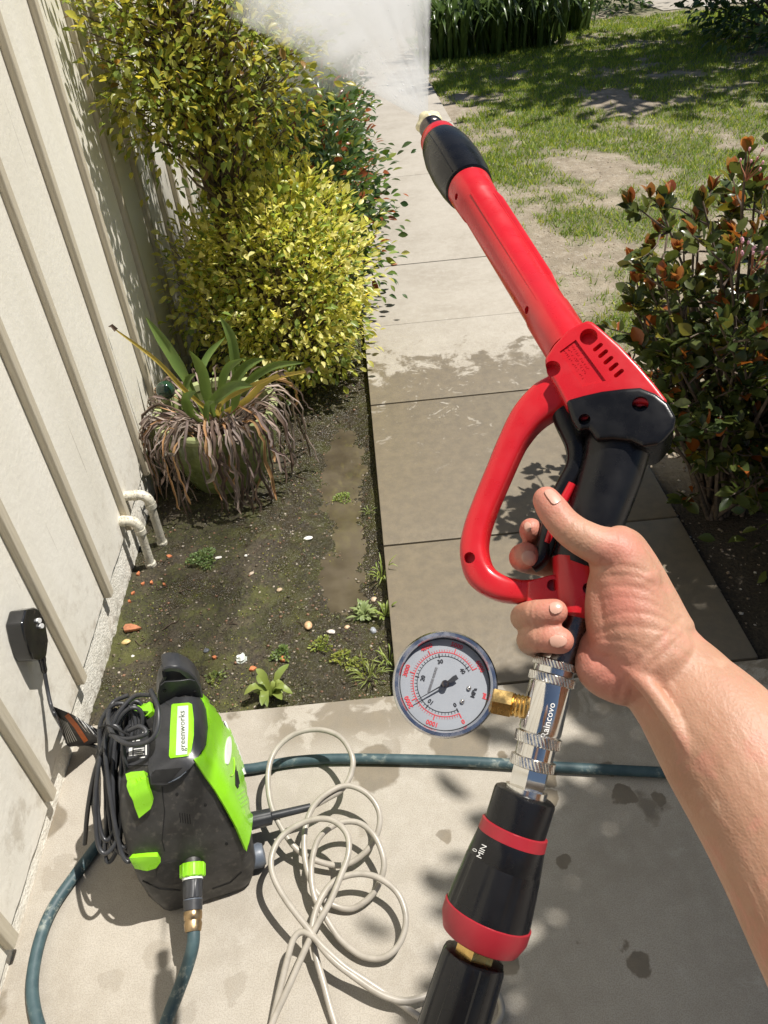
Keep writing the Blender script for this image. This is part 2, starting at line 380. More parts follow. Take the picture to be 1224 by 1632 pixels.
for y in BY:
    zb = wallbot(y + .01) - .004 + random.uniform(-.005, .005); w2 = .014; tl = random.uniform(-.0015, .0015)
    mb = MB(); Z = np.linspace(zb, 2.69, 12); pts = []
    mb.sweep([(XS + .0095 + .0008 * fbm(y, z, 2), y + .0015 * fbm(z, y, 1.5), z) for z in Z], .0105, w2, nrm=(0, 1, 0), n=16, exp=7)
    mb.build('batten', M_batt, wall, smooth=40)
ys = np.concatenate([np.linspace(-.9, .6, 30), np.linspace(.605, 2.4, 330), np.linspace(2.45, 6, 40)]); zs = np.linspace(-.13, .13, 40)
V = [(-.7805 + .0016 * noise.noise(Vector((0, y * 120, z * 120))) + .0012 * noise.noise(Vector((3, y * 260, z * 260))), y, z) for z in zs for y in ys]
nx = len(ys); Fq = [(j * nx + i, j * nx + i + 1, (j + 1) * nx + i + 1, (j + 1) * nx + i) for j in range(len(zs) - 1) for i in range(nx - 1)]
me = bpy.data.meshes.new('foundation'); me.from_pydata(V, [], Fq); fo = link('foundation', me, M_stuc, wall, 180)
fo['label'] = 'rough stucco foundation strip'
MB().box((-1.1, -.9, -.13), (-.797, 6, 2.72)).build('wall_core', M_side, wall, smooth=0)

# ------------------------------------------------------------------ leaves and twigs
_st = ((.16, .20), (.40, .40), (.66, .37), (.87, .19))
LEAF_V = np.array([(0, 0, 0)] + [q for y_, w_ in _st for q in ((-w_, y_, .22 * w_ - .10 * y_ * y_), (0, y_, -.10 * y_ * y_), (w_, y_, .22 * w_ - .10 * y_ * y_))] + [(0, 1, -.13)])
LEAF_T = np.array([(0, 3, 2), (0, 2, 1)] + [q for r in range(3) for a in (1 + 3 * r,) for q in ((a, a + 1, a + 4), (a, a + 4, a + 3), (a + 1, a + 2, a + 5), (a + 1, a + 5, a + 4))] + [(10, 11, 13), (11, 12, 13)])
def rot_from(d, roll):
    """matrices whose y axis runs along each row of d"""
    d = d / np.linalg.norm(d, axis=1, keepdims=True); up = np.tile(np.array([0, 0, 1.0]), (len(d), 1))
    up[np.abs(d[:, 2]) > .95] = (1, 0, 0)
    s = np.cross(d, up); s /= np.linalg.norm(s, axis=1, keepdims=True); q = np.cross(s, d)
    c, sn = np.cos(roll)[:, None], np.sin(roll)[:, None]
    a = s * c + q * sn; b = -s * sn + q * c
    return np.stack([a, d, b], -1)
def leaves_mesh(name, P, D, L, W, C, m, roll=.6, base=LEAF_V, tri=LEAF_T):
    k = len(P); R = rot_from(D, rng.normal(0, roll, k)); nb_ = len(base)
    B = np.repeat(base[None], k, 0) * np.stack([W, L, L], -1)[:, None, :]
    V = np.einsum('kij,kvj->kvi', R, B) + P[:, None, :]
    T = (tri[None] + (np.arange(k) * nb_)[:, None, None]).reshape(-1, 3)
    me = fast_mesh(name, V.reshape(-1, 3), T)
    a = me.color_attributes.new('Col', 'FLOAT_COLOR', 'POINT')
    cc = np.concatenate([np.repeat(C, nb_, 0), np.ones((k * nb_, 1))], 1).astype(np.float32); a.data.foreach_set('color', cc.ravel())
    me.materials.append(m); return me, R
def palette(k, cols, wts):
    cols = np.array(cols); idx = rng.choice(len(cols), k, p=np.array(wts) / sum(wts)); return cols[idx] * rng.uniform(.8, 1.2, (k, 1)), idx
def foliage(name, root, P, D, L, W, cols, wts, m, single=0, roll=.6):
    """leaf cloud of one plant: the leaves that show largest as parts, the others joined"""
    k = len(P); C, idx = palette(k, cols, wts)
    sz = np.zeros(k)
    if single:
        for i in range(k):
            px = pix(P[i]); sz[i] = L[i] / max(.2, px[2]) if (-10 < px[0] < 1234 and -10 < px[1] < 1642 and px[2] > .2) else 0
        # prefer leaves on the camera's side of the crown
        c = P.mean(0); v = np.array(EYE) - c; v /= np.linalg.norm(v); sz *= np.clip(1 + ((P - c) @ v) * 2.2, .05, None)
        pick = np.argsort(-sz)[:single]; pick = pick[sz[pick] > 0]
    else: pick = np.array([], int)
    rest = np.setdiff1d(np.arange(k), pick)
    me, _ = leaves_mesh(name, P[rest], D[rest], L[rest], W[rest], C[rest], m, roll)
    o = link('foliage', me, m, root, 180); tag(o, kind='stuff')
    if len(pick):
        var = []
        for q, cc in enumerate(cols):
            for s_ in range(2):
                Bv = LEAF_V.copy(); Bv[:, 2] *= rng.uniform(.3, 2.2); Bv[:, 0] *= rng.uniform(.85, 1.15)
                mm = fast_mesh('leaf', Bv, LEAF_T); a = mm.color_attributes.new('Col', 'FLOAT_COLOR', 'POINT')
                a.data.foreach_set('color', np.tile(np.array([*cc, 1.0]) * (1, 1, 1, 1), len(Bv)).astype(np.float32)); mm.materials.append(m)
                mm.polygons.foreach_set('use_smooth', [True] * len(LEAF_T)); var.append(mm)
        R = rot_from(D[pick], rng.normal(0, roll, len(pick)))
        for j, i in enumerate(pick):
            o = bpy.data.objects.new('leaf', var[idx[i] * 2 + j % 2]); COL.objects.link(o); o.parent = root
            Mx = np.eye(4); Mx[:3, :3] = R[j] * np.array([W[i], L[i], L[i]]); Mx[:3, 3] = P[i]
            o.matrix_basis = root.matrix_world.inverted() @ Matrix(Mx.tolist())
def twig(mb, a, b, r0, r1, sag=.0, k=5, wob=.02, n=6):
    a, b = Vector(a), Vector(b); pts = []
    L = (b - a).length
    for i in range(k + 1):
        t = i / k; p = a.lerp(b, t) + Vector((random.uniform(-1, 1), random.uniform(-1, 1), random.uniform(-.5, .5))) * wob * L * (1 if 0 < i < k else 0)
        p.z += sag * math.sin(math.pi * t); pts.append(p)
    mb.sweep(pts, [r0 + (r1 - r0) * i / k for i in range(k + 1)], n=n); return pts
M_bark = plain('bark', (.17, .12, .08), .85, var=.4, vs=60, bs=.8, bscale=140, bdist=.004)
M_twig = plain('twig_bark', (.13, .095, .07), .8, var=.35, vs=80)
# ================================================================== PLANTS
def crown(c, r, nclump, per, cr, inner=.55, zlo=-1, lim=None, flat=1.0):
    """clumps of leaves through an ellipsoid; returns leaf positions and directions"""
    Ps, Ds, Cc = [], [], []
    c = np.array(c); r = np.array(r)
    while len(Cc) < nclump:
        d = rng.normal(size=3); d /= np.linalg.norm(d); q = rng.uniform(inner, 1) ** .6
        q *= 1 + .22 * noise.noise(Vector(d * 2.3 + c))
        p = c + d * r * q
        if d[2] < zlo: continue
        if lim is not None and not lim(p): continue
        Cc.append((p, d))
    for p, d in Cc:
        k = max(3, int(rng.normal(per, per * .3))); o = rng.normal(size=(k, 3)) * cr * rng.uniform(.6, 1.3) * np.array([1, 1, flat])
        P = p + o; D = d * .55 + o / (cr + 1e-6) * .55 + rng.normal(size=(k, 3)) * .35 + np.array([0, 0, .12])
        if lim is not None:
            ok = np.array([lim(x) for x in P]); P, D = P[ok], D[ok]
        Ps.append(P); Ds.append(D)
    return np.concatenate(Ps), np.concatenate(Ds), Cc
def plant(name, base, label, cat, group=None):
    t = empty(name, base); tag(t, label, cat, group); return t
off_wall = lambda p: p[0] > -.735

# climbing tree against the wall
t = plant('small_tree', (-.50, 2.98, -.05), 'tall leafy small tree with brown trunk climbing beside the cream wall', 'tree')
mb = MB()
tp = [(-.50, 2.98, -.06), (-.52, 3.0, .25), (-.49, 2.99, .55), (-.51, 3.0, .8), (-.48, 2.96, 1.1), (-.50, 2.93, 1.5)]
mb.sweep(spline(tp, 5), interp([.052, .045, .042, .038, .028, .015], 26), n=12)
mb.sweep(spline([(-.45, 3.02, -.06), (-.44, 3.03, .3), (-.46, 3.0, .6), (-.42, 3.0, .9), (-.36, 2.95, 1.25)], 5), interp([.03, .028, .024, .02, .01], 21), n=10)
mb.build('trunk', M_bark, t)
P, D, C1 = crown((-.45, 2.96, 1.26), (.36, .36, .44), 280, 18, .052, .3, lim=off_wall)
P2, D2, C2 = crown((-.60, 2.74, 1.18), (.17, .24, .36), 100, 14, .05, .3, lim=off_wall)
P3, D3, C3 = crown((-.30, 3.0, 1.02), (.22, .22, .22), 80, 15, .06, .4)
C1 = C1 + C2 + C3; P = np.concatenate([P, P2, P3]); D = np.concatenate([D, D2, D3])
mb = MB()
for p, d in C1[::2]:
    a = Vector((-.49 + random.uniform(-.02, .02), 2.96, min(1.45, max(.6, p[2] - random.uniform(0.05, .3))))); twig(mb, a, p, .006, .0018, k=4, wob=.05, n=5)
mb.build('branch', M_twig, t, 60)
k = len(P); L = rng.uniform(.020, .040, k); W = L * rng.uniform(.5, .75, k)
M_l1 = leafmat('green_gold_leaf', (.30, .33, .085), rough=.33, trans=.5)
foliage('foliage', t, P, D, L, W, [(1, 1, 1), (.62, .78, .7), (1.35, 1.18, .8), (.95, .55, .7)], [5, 5, 4, .4], M_l1, single=280)

# golden shrub in front of it
t = plant('golden_shrub', (-.36, 2.95, -.05), 'bright yellow green shrub in front of the tree trunk beside the walkway', 'shrub')
P, D, C1 = crown((-.31, 2.94, .33), (.33, .34, .44), 470, 19, .05, .45, zlo=-.85, lim=lambda p: off_wall(p) and p[2] > -.02)
P2, D2, C2 = crown((-.62, 2.86, .43), (.16, .2, .22), 70, 14, .045, .4, lim=off_wall); P = np.concatenate([P, P2]); D = np.concatenate([D, D2]); C1 += C2
sh = MB(); Pn, Dn = [], []
for i in range(70):      # young shoots that stand out of the crown
    a_ = rng.uniform(0, 6.28); e_ = rng.uniform(-.1, 1.3); d_ = Vector((math.cos(a_) * math.cos(e_), math.sin(a_) * math.cos(e_), math.sin(e_))); s0 = Vector((-.31, 2.94, .33)) + Vector((d_.x * .29, d_.y * .30, d_.z * .39)); e1 = s0 + (d_ + Vector((0, 0, .6))).normalized() * rng.uniform(.06, .15)
    if e1.x < -.72: continue
    twig(sh, s0, e1, .0018, .0008, k=4, wob=.04, n=4)
    for q in range(14): f_ = rng.uniform(.15, 1); o_ = Vector(rng.normal(size=3)); Pn.append(tuple(s0.lerp(e1, f_))); Dn.append(tuple(d_ * .6 + o_ * .5 + Vector((0, 0, .4))))
tag(sh.build('shoot', M_twig, t, 60), kind='stuff'); P = np.concatenate([P, np.array(Pn)]); D = np.concatenate([D, np.array(Dn)])
k = len(P); L = rng.uniform(.016, .040, k); W = L * rng.uniform(.5, .75, k)
mb = MB()
for p, d in C1[::3]: twig(mb, (-.36 + random.uniform(-.08, .08), 2.97 + random.uniform(-.08, .08), max(-.05, p[2] * .3 - .05)), p, .006, .0015, k=4, wob=.05, n=5)
mb.build('branch', M_twig, t, 60)
M_l2 = leafmat('golden_leaf', (.46, .475, .115), rough=.34, trans=.48)
foliage('foliage', t, P, D, L, W, [(1, 1, 1), (.5, .7, .8), (1.45, 1.42, 2.4), (.8, .9, .6)], [5, 3, 4.5, 2], M_l2, single=290)

# dark hedge with red shoots along the walkway
t = plant('red_tipped_hedge', (-.25, 4.6, -.05), 'dark green hedge with red young leaves along the walkway behind the golden shrub', 'hedge')
Ps, Ds, Cs = [], [], []
for yy, zz, rx in ((3.55, .40, .34), (4.1, .44, .35), (4.7, .40, .35), (5.4, .40, .36), (6.2, .40, .36), (7.1, .38, .38)):
    P, D, C1 = crown((-.25, yy, zz), (rx, .42, .46), 200 if yy < 5 else 110, 16, .065, .6, zlo=-.9, lim=lambda p: p[2] > -.03); Ps.append(P); Ds.append(D); Cs += C1
P = np.concatenate(Ps); D = np.concatenate(Ds); k = len(P); L = rng.uniform(.032, .055, k); W = L * rng.uniform(.55, .8, k)
mb = MB()
for p, d in Cs[::3]: twig(mb, (-.27 + random.uniform(-.1, .1), p[1] + random.uniform(-.1, .1), -.06), p, .007, .002, k=4, wob=.05, n=5)
mb.build('branch', M_twig, t, 60)
M_l3 = leafmat('dark_leaf', (.055, .105, .030), rough=.28, trans=.28)
foliage('foliage', t, P, D, L, W, [(1, 1, 1), (.7, .8, .9), (2.6, 1.7, 1.0), (4.5, .75, .9), (1.6, 1.5, .9)], [6, 5, 2, 1.8, 2.4], M_l3, single=200)

# shrub with coppery tips at the right of the walkway
t = plant('coppery_shrub', (1.02, 1.80, -.02), 'dark twiggy shrub with coppery leaf tips and pink buds right of the walkway', 'shrub')
mb = MB(); tips = []
rnd = random.Random(5)
for i in range(95):
    a = rnd.uniform(0, 2 * math.pi); rr = rnd.uniform(.15, 1) ** .6; hz = rnd.uniform(.40, .95) * (1.05 - .35 * rr ** 2)
    tip = Vector((1.04 + math.cos(a) * .40 * rr, 1.84 + math.sin(a) * .36 * rr, hz * 1.04))
    if tip.x < .70: tip.x = .66 + rnd.uniform(0, .08)
    b0 = Vector((1.02 + rnd.uniform(-.07, .09), 1.80 + rnd.uniform(-.07, .07), -.03)); mid = b0.lerp(tip, .5) + Vector((rnd.uniform(-.05, .05), rnd.uniform(-.05, .05), .02))
    pts = spline([b0, mid, tip], 5); mb.sweep(pts, interp([.008, .005, .0022], len(pts)), n=6)
    tips.append((tip, (tip - mid).normalized()))
    for q in range(rnd.randint(3, 5)):
        s0 = pts[rnd.randint(4, len(pts) - 2)]; e = s0 + Vector((rnd.uniform(-.16, .16), rnd.uniform(-.16, .16), rnd.uniform(-.02, .14)))
        if e.x < .66: e.x = .67
        twig(mb, s0, e, .0035, .0015, k=4, wob=.06, n=5); tips.append((e, (e - s0).normalized()))
for i in range(70):   # bare crossing twigs low down
    s0 = Vector((1.04 + rnd.uniform(-.16, .25), 1.80 + rnd.uniform(-.2, .2), rnd.uniform(.05, .35))); e = s0 + Vector((rnd.uniform(-.2, .2), rnd.uniform(-.2, .2), rnd.uniform(-.03, .15)))
    e.x = max(.84, e.x); twig(mb, s0, e, .003, .0014, k=5, wob=.08, n=5)
    tips.append((e, (e - s0).normalized()))
mb.build('branch', M_twig, t, 60)
Pl, Dl, Ll, top = [], [], [], []
for e, d in tips:
    hi = e.z > .66
    for q in range(rnd.randint(8, 13)):
        o = Vector((rnd.gauss(0, 1), rnd.gauss(0, 1), rnd.gauss(0, .6))).normalized()
        p = e - d * rnd.uniform(0, .07) + o * .006; dd = (d * .8 + o * .9 + Vector((0, 0, .25)))
        Pl.append(p); Dl.append(dd); Ll.append(rnd.uniform(.028, .054)); top.append(0)
    if hi and rnd.random() < .75:
        for q in range(rnd.randint(4, 7)):
            o = Vector((rnd.gauss(0, 1), rnd.gauss(0, 1), 0)).normalized(); Pl.append(e); Dl.append(d * .5 + Vector((0, 0, 1.0)) + o * .45); Ll.append(rnd.uniform(.026, .046)); top.append(1)
P = np.array([tuple(p) for p in Pl]); D = np.array([tuple(p) for p in Dl]); L = np.array(Ll); W = L * rng.uniform(.62, .85, len(L)); top = np.array(top)
M_l4 = leafmat('leathery_leaf', (.080, .105, .028), rough=.27, trans=.28); M_l5 = leafmat('copper_leaf', (.30, .13, .05), rough=.32, trans=.35)
g = top == 0
foliage('foliage', t, P[g], D[g], L[g], W[g], [(1, 1, 1), (.65, .75, .9), (2.0, 1.5, .9), (3.2, .8, .7)], [6, 5, 1.6, .8], M_l4, single=220)
foliage('foliage', t, P[~g], D[~g], L[~g], W[~g], [(1, 1, 1), (.75, .55, .6), (1.25, 1.3, 1.1), (.42, .85, .5), (.7, 1.0, .5)], [4, 3, 2, 3, 2], M_l5, single=75)
M_bud = plain('pink_bud', (.75, .38, .45), .5, vs=90); M_stk = plain('bud_stalk', (.32, .12, .06), .6)
for (px, py, yy) in ((1197, 250, 1.75), (1180, 395, 1.58), (1205, 402, 1.58)):
    c = ony(px, py, yy); mb = MB(); ms = MB()
    for q in range(7):
        e = c + Vector((rnd.gauss(0, .014), rnd.gauss(0, .014), rnd.uniform(-.02, .022))); twig(ms, c - Vector((0, 0, .05)), e, .0016, .0009, k=3, wob=.03, n=5)
        mb.ball(e, (.0030, .0030, .0045), nu=8, nv=6)
    st = ms.build('bud_stalk', M_stk, t, 60); mb.build('flower_bud', M_bud, st, 60)

# strap-leaved clumps at the far edge of the lawn
def ribbon(mb, pts, w, fold=.25, nrm=None):
    """one strap leaf: three points across, folded along its rib"""
    P = [Vector(p) for p in pts]; m = len(P); V = []; Fc = []
    for k in range(m):
        t_ = (P[min(k + 1, m - 1)] - P[max(k - 1, 0)]).normalized(); u = Vector(nrm) if nrm else Vector((0, 0, 1))
        s = t_.cross(u); s = s.normalized() if s.length > 1e-4 else Vector((1, 0, 0)); q = s.cross(t_); ww = w[k]
        V += [P[k] - s * ww + q * ww * fold, P[k], P[k] + s * ww + q * ww * fold]
    for k in range(m - 1):
        for i in range(2): a = k * 3 + i; Fc.append((a, a + 1, a + 4, a + 3))
    return mb.add(V, Fc)
M_strap = leafmat('strap_leaf', (.075, .125, .03), rough=.3, trans=.3, attr=False)
for i, (x, y, hgt, nl, lab) in enumerate(((1.22, 10.0, .70, 150, 'clump of strap leaves nearest the spray at the lawn edge'), (1.75, 10.1, .75, 150, 'middle clump of glossy strap leaves at the far lawn edge'),
        (2.25, 10.25, .72, 140, 'shaded strap leaf clump at the right end of the front row'), (2.9, 11.2, .6, 110, 'farther small strap leaf clump beside the bare path'), (1.5, 10.9, .8, 110, 'strap leaf clump behind the front row at the spray side'), (2.1, 11.1, .8, 100, 'strap leaf clump behind the front row under the shade'))):
    t = plant('strap_leaf_clump', (x, y, -.03), lab, 'plant', 'strap leaf clumps at the lawn edge'); mb = MB()
    for q in range(nl):
        a = rnd.uniform(0, 2 * math.pi); ln = hgt * rnd.uniform(.7, 1.25); sp = rnd.uniform(.15, .75) * ln; b0 = Vector((x + math.cos(a) * .06 + rnd.gauss(0, .12), y + math.sin(a) * .06 + rnd.gauss(0, .1), -.03))
        d = Vector((math.cos(a), math.sin(a), 0)); up = ln * rnd.uniform(.6, .95)
        pts = [b0, b0 + d * sp * .2 + Vector((0, 0, up * .55)), b0 + d * sp * .6 + Vector((0, 0, up * .9)), b0 + d * sp + Vector((0, 0, up * rnd.uniform(.45, .9)))]
        ribbon(mb, spline(pts, 2), interp([.014, .024, .023, .015, .002], 7))
    o = mb.build('foliage', M_strap, t, 180); tag(o, kind='stuff')
t = plant('dark_shrub', (4.75, 9.0, -.03), 'large dark shrub in shade at the right end of the lawn', 'shrub')
P, D, C1 = crown((4.9, 9.1, .45), (1.25, 1.3, .75), 260, 14, .16, .6, zlo=-.7); k = len(P); L = rng.uniform(.07, .12, k)
foliage('foliage', t, P, D, L, L * .55, [(1, 1, 1), (.7, .8, .9), (1.5, 1.4, 1)], [5, 4, 2], M_l3)
mb = MB()
for p, d in C1[::4]: twig(mb, (4.85, 9.1, -.05), p, .02, .004, k=4, wob=.05, n=5)
mb.build('branch', M_twig, t, 60)

t = plant('dark_shrub', (3.5, 12.6, -.03), 'far shaded shrub behind the strap leaf clumps beside the pavement', 'shrub')
P, D, C1 = crown((3.3, 12.5, .4), (1.2, .6, .7), 130, 14, .15, .5, zlo=-.7); k = len(P); L = rng.uniform(.07, .12, k)
foliage('foliage', t, P, D, L, L * .55, [(1, 1, 1), (.7, .8, .9)], [5, 4], M_l3)
t = plant('edging_shrub', (1.38, 1.42, -.02), 'dense dark leafy shrub at the right edge behind the forearm', 'shrub')
P, D, C1 = crown((1.42, 1.40, .30), (.40, .40, .42), 230, 14, .07, .4, zlo=-.6, lim=lambda p: p[2] > -.02); k = len(P); L = rng.uniform(.03, .052, k)
mb = MB()
for p, d in C1[::3]: twig(mb, (1.4 + random.uniform(-.05, .05), 1.45, -.04), p, .008, .002, k=4, wob=.05, n=5)
mb.build('branch', M_twig, t, 60)
foliage('foliage', t, P, D, L, L * .75, [(1, 1, 1), (.65, .75, .9), (1.8, 1.3, .9)], [6, 5, 1], M_l4, single=60)

# trees standing outside the picture whose shade falls into it
def shade_tree(name, base, c, r, ncl, per, cr, leaf, label):
    t = plant(name, base, label, 'tree'); mb = MB()
    pts = spline([base, Vector(base).lerp(Vector(c), .4) + Vector((.1, 0, .2)), Vector(c) - Vector((0, 0, r[2] * .4))], 6); mb.sweep(pts, interp([.11, .08, .05], len(pts)), n=12)
    P, D, C1 = crown(c, r, ncl, per, cr, .3)
    for p, d in C1[::3]: twig(mb, pts[-1], p, .022, .004, k=4, wob=.06, n=5)
    mb.build('trunk', M_bark, t); k = len(P); L = rng.uniform(leaf * .7, leaf * 1.2, k)
    foliage('foliage', t, P, D, L, L * .6, [(1, 1, 1), (.7, .85, .9), (1.6, 1.4, 1)], [5, 4, 2], M_l3)
shade_tree('broadleaf_tree', (3.6, .5, -.03), (2.56, .78, 3.1), (.90, .90, .50), 480, 28, .12, .11, 'broadleaf tree right of the patio that shades the near concrete')
shade_tree('lawn_tree', (7.5, 9.5, -.03), (5.1, 8.9, 4.6), (2.3, 1.9, 1.1), 130, 26, .30, .21, 'tree right of the lawn that shades its far half')

# grass of the lawn
k = 230000
U = rng.uniform(0, 1, (k, 2)); X = .88 + (U[:, 0] ** 1.15) * 5.2; Y = 2.1 + (U[:, 1] ** 1.25) * 9.6
gx, gy = np.linspace(.8, 6.2, 220), np.linspace(2, 12, 380); GC = np.array([[cover(x, y) for x in gx] for y in gy])
cv = GC[np.clip(np.searchsorted(gy, Y), 0, 379), np.clip(np.searchsorted(gx, X), 0, 219)]
keep = rng.random(k) < cv ** 1.5 * 1.3; X, Y = X[keep], Y[keep]; k = len(X)
Z = np.array([lawn_z(x, y) for x, y in zip(X, Y)])
an = rng.uniform(0, 2 * np.pi, k); hg = rng.uniform(.012, .034, k) * (1 + Y * .03); wd = rng.uniform(.0016, .003, k) * (1 + Y * .12); ln = rng.normal(0, .6, (k, 2)) * hg[:, None]
dx, dy = np.cos(an) * wd, np.sin(an) * wd
V = np.stack([np.stack([X - dx, Y - dy, Z - .003], 1), np.stack([X + dx, Y + dy, Z - .003], 1), np.stack([X + ln[:, 0], Y + ln[:, 1], Z + hg], 1)], 1).reshape(-1, 3)
M_grass = leafmat('grass_blade', (.20, .29, .05), rough=.5, trans=.35); me = fast_mesh('grass', V, np.arange(3 * k).reshape(-1, 3))
a = me.color_attributes.new('Col', 'FLOAT_COLOR', 'POINT'); C, _ = palette(k, [(1, 1, 1), (.7, .85, .7), (1.9, 1.5, 1.3)], [5, 4, 3.0])
a.data.foreach_set('color', np.concatenate([np.repeat(C, 3, 0), np.ones((3 * k, 1))], 1).astype(np.float32).ravel())
tag(link('grass', me, M_grass, None, 0), 'patchy green grass growing over the sandy lawn', 'grass', kind='stuff')

# small stones and litter in the soil
def specks(name, pts, s0, s1, cols, label, cat, flat=.6):
    base = np.array([(1, 0, 0), (-1, 0, 0), (0, 1, 0), (0, -1, 0), (0, 0, 1), (0, 0, -1)], float); tri = np.array([(0, 2, 4), (2, 1, 4), (1, 3, 4), (3, 0, 4), (2, 0, 5), (1, 2, 5), (3, 1, 5), (0, 3, 5)])
    k = len(pts); s = rng.uniform(0, 1, k) ** 2.2 * (s1 - s0) + s0; B = np.repeat(base[None], k, 0) * rng.uniform(.6, 1.3, (k, 6, 1)) * s[:, None, None]
    an = rng.uniform(0, 6.28, k); c, sn = np.cos(an)[:, None], np.sin(an)[:, None]; x = B[:, :, 0] * c - B[:, :, 1] * sn; y = B[:, :, 0] * sn + B[:, :, 1] * c
    V = np.stack([x, y, B[:, :, 2] * flat], -1) + pts[:, None, :]; me = fast_mesh(name, V.reshape(-1, 3), (tri[None] + (np.arange(k) * 6)[:, None, None]).reshape(-1, 3))
    a = me.color_attributes.new('Col', 'FLOAT_COLOR', 'POINT'); C = np.array(cols)[rng.integers(0, len(cols), k)] * rng.uniform(.7, 1.2, (k, 1))
    a.data.foreach_set('color', np.concatenate([np.repeat(C, 6, 0), np.ones((6 * k, 1))], 1).astype(np.float32).ravel())
    n = N(name); at = n.n('Attribute', attribute_name='Col'); n.fin(Base_Color=at.outputs['Color'], Roughness=.55)
    tag(link(name, me, n.m, None, 0), label, cat, kind='stuff')
k = 9000; X = rng.uniform(-.77, -.03, k); Y = 1.2 + rng.uniform(0, 1, k) ** 1.2 * 1.9
specks('soil_grit', np.array([(x, y, bed_z(x, y)) for x, y in zip(X, Y)]), .0008, .0062, [(.10, .08, .05), (.06, .05, .03), (.20, .16, .11), (.13, .10, .06), (.09, .10, .03), (.38, .33, .27), (.22, .12, .07)], 'fine grit and crumbs on the wet mossy soil', 'grit')
k = 9000; X = .865 + rng.uniform(0, 1, k) ** 1.3 * 2.2; Y = 1.3 + rng.uniform(0, 1, k) * 5.5
specks('gravel', np.array([(x, y, lawn_z(x, y)) for x, y in zip(X, Y)]), .0015, .0075, [(.45, .40, .32), (.33, .27, .20), (.22, .17, .12), (.55, .50, .43), (.28, .20, .13)], 'loose pale gravel and chips on the bare sandy soil', 'gravel')
# ================================================================== THINGS IN THE BED
npv = N('painted_pipe'); pb = npv.noise(120, 4, .7)
M_pipe = npv.fin(Base_Color=npv.mix(npv.ramp(npv.noise(25, 5), .35, .7), (.74, .70, .58), (.62, .57, .45)), Roughness=.55, Normal=npv.bump(npv.ramp(pb, .5, .7), .8, .004))
for (bx, by, hz, yy, lab) in ((-.728, 1.80, .105, 1.80, 'nearer of two cream painted pipes bent into the wall'), (-.708, 1.895, .125, 1.895, 'farther of two cream painted pipes bent into the wall')):
    t = plant('drain_pipe', (bx, by, -.06), lab, 'pipe', 'painted pipes at the wall foot')
    z0 = bed_z(bx, by) - .02; r = .0125
    MB().lathe((bx, by, z0), (bx + .004, by, hz), [(0, r), (hz - z0 - .004, r)], 24).build('pipe', M_pipe, t)
    MB().lathe((bx, by, z0 + .018), (bx, by, hz), [(0, .0165), (.012, .0165), (.016, .0135)], 24).build('foot_ring', M_pipe, t)
    arc = [(bx + .004 - .030 * (1 - math.cos(a)), by, hz + .030 * math.sin(a)) for a in np.linspace(0, math.pi / 2, 12)] + [(XS - .002, by, hz + .030)]
    MB().sweep([(bx + .004, by, hz - .016)] + arc, .0150, n=24).build('elbow', M_pipe, t)
    MB().lathe((bx + .004, by, hz - .020), (bx + .004, by, hz + 1), [(0, .0165), (.016, .0165)], 24).build('socket', M_pipe, t)
    MB().lathe(arc[-2], arc[-1], [(0, .0165), (.012, .0165)], 24).build('socket', M_pipe, t)

rd = random.Random(11)
# glazed pot
PC = Vector((-.53, 2.27, 0)); PR, PZ, PB = .205, .215, .135
pot = plant('plant_pot', (PC.x, PC.y, -.055), 'wide olive green glazed pot against the wall full of dead leaves', 'pot')
M_glaze = plain('green_glaze', (.24, .29, .10), .22, var=.25, vs=18, coat=.3); M_rim = plain('rim_glaze', (.36, .40, .19), .3, var=.15, vs=20)
M_pots = plain('pot_soil', (.05, .038, .026), .95, var=.4, vs=60, bs=1, bscale=90, bdist=.01)
zb = -.056
MB().lathe(PC + Vector((0, 0, zb)), PC + Vector((0, 0, 1)), [(0, PB), (.01, PB + .006), (.12, PB + .045), (.20, PB + .060), (PZ - zb - .022, PR - .012), (PZ - zb - .022, PR - .024), (.15, PB + .035)], 64).build('pot_wall', M_glaze, pot)
MB().lathe(PC + Vector((0, 0, PZ - .024)), PC + Vector((0, 0, 1)), [(0, PR - .014), (0, PR), (.016, PR + .004), (.024, PR), (.022, PR - .022), (0, PR - .026)], 64, caps=False).build('rim', M_rim, pot)
MB().lathe(PC + Vector((0, 0, PZ - .09)), PC + Vector((0, 0, 1)), [(0, .05), (.03, PR - .03), (.045, .10), (.05, .01)], 32).build('potting_soil', M_pots, pot)
gl = N('dark_green_glass'); gl.fin(Base_Color=(.02, .055, .03), Roughness=.06, Metallic=0.0); gl.b.inputs['Coat Weight'].default_value = .6
gb = MB().ball(ony(264, 622, 2.33), .032, nu=32, nv=20).build('glass_ball', gl.m, None, 180); tag(gb, 'dark green glass ball at the wall side of the pot', 'ball')

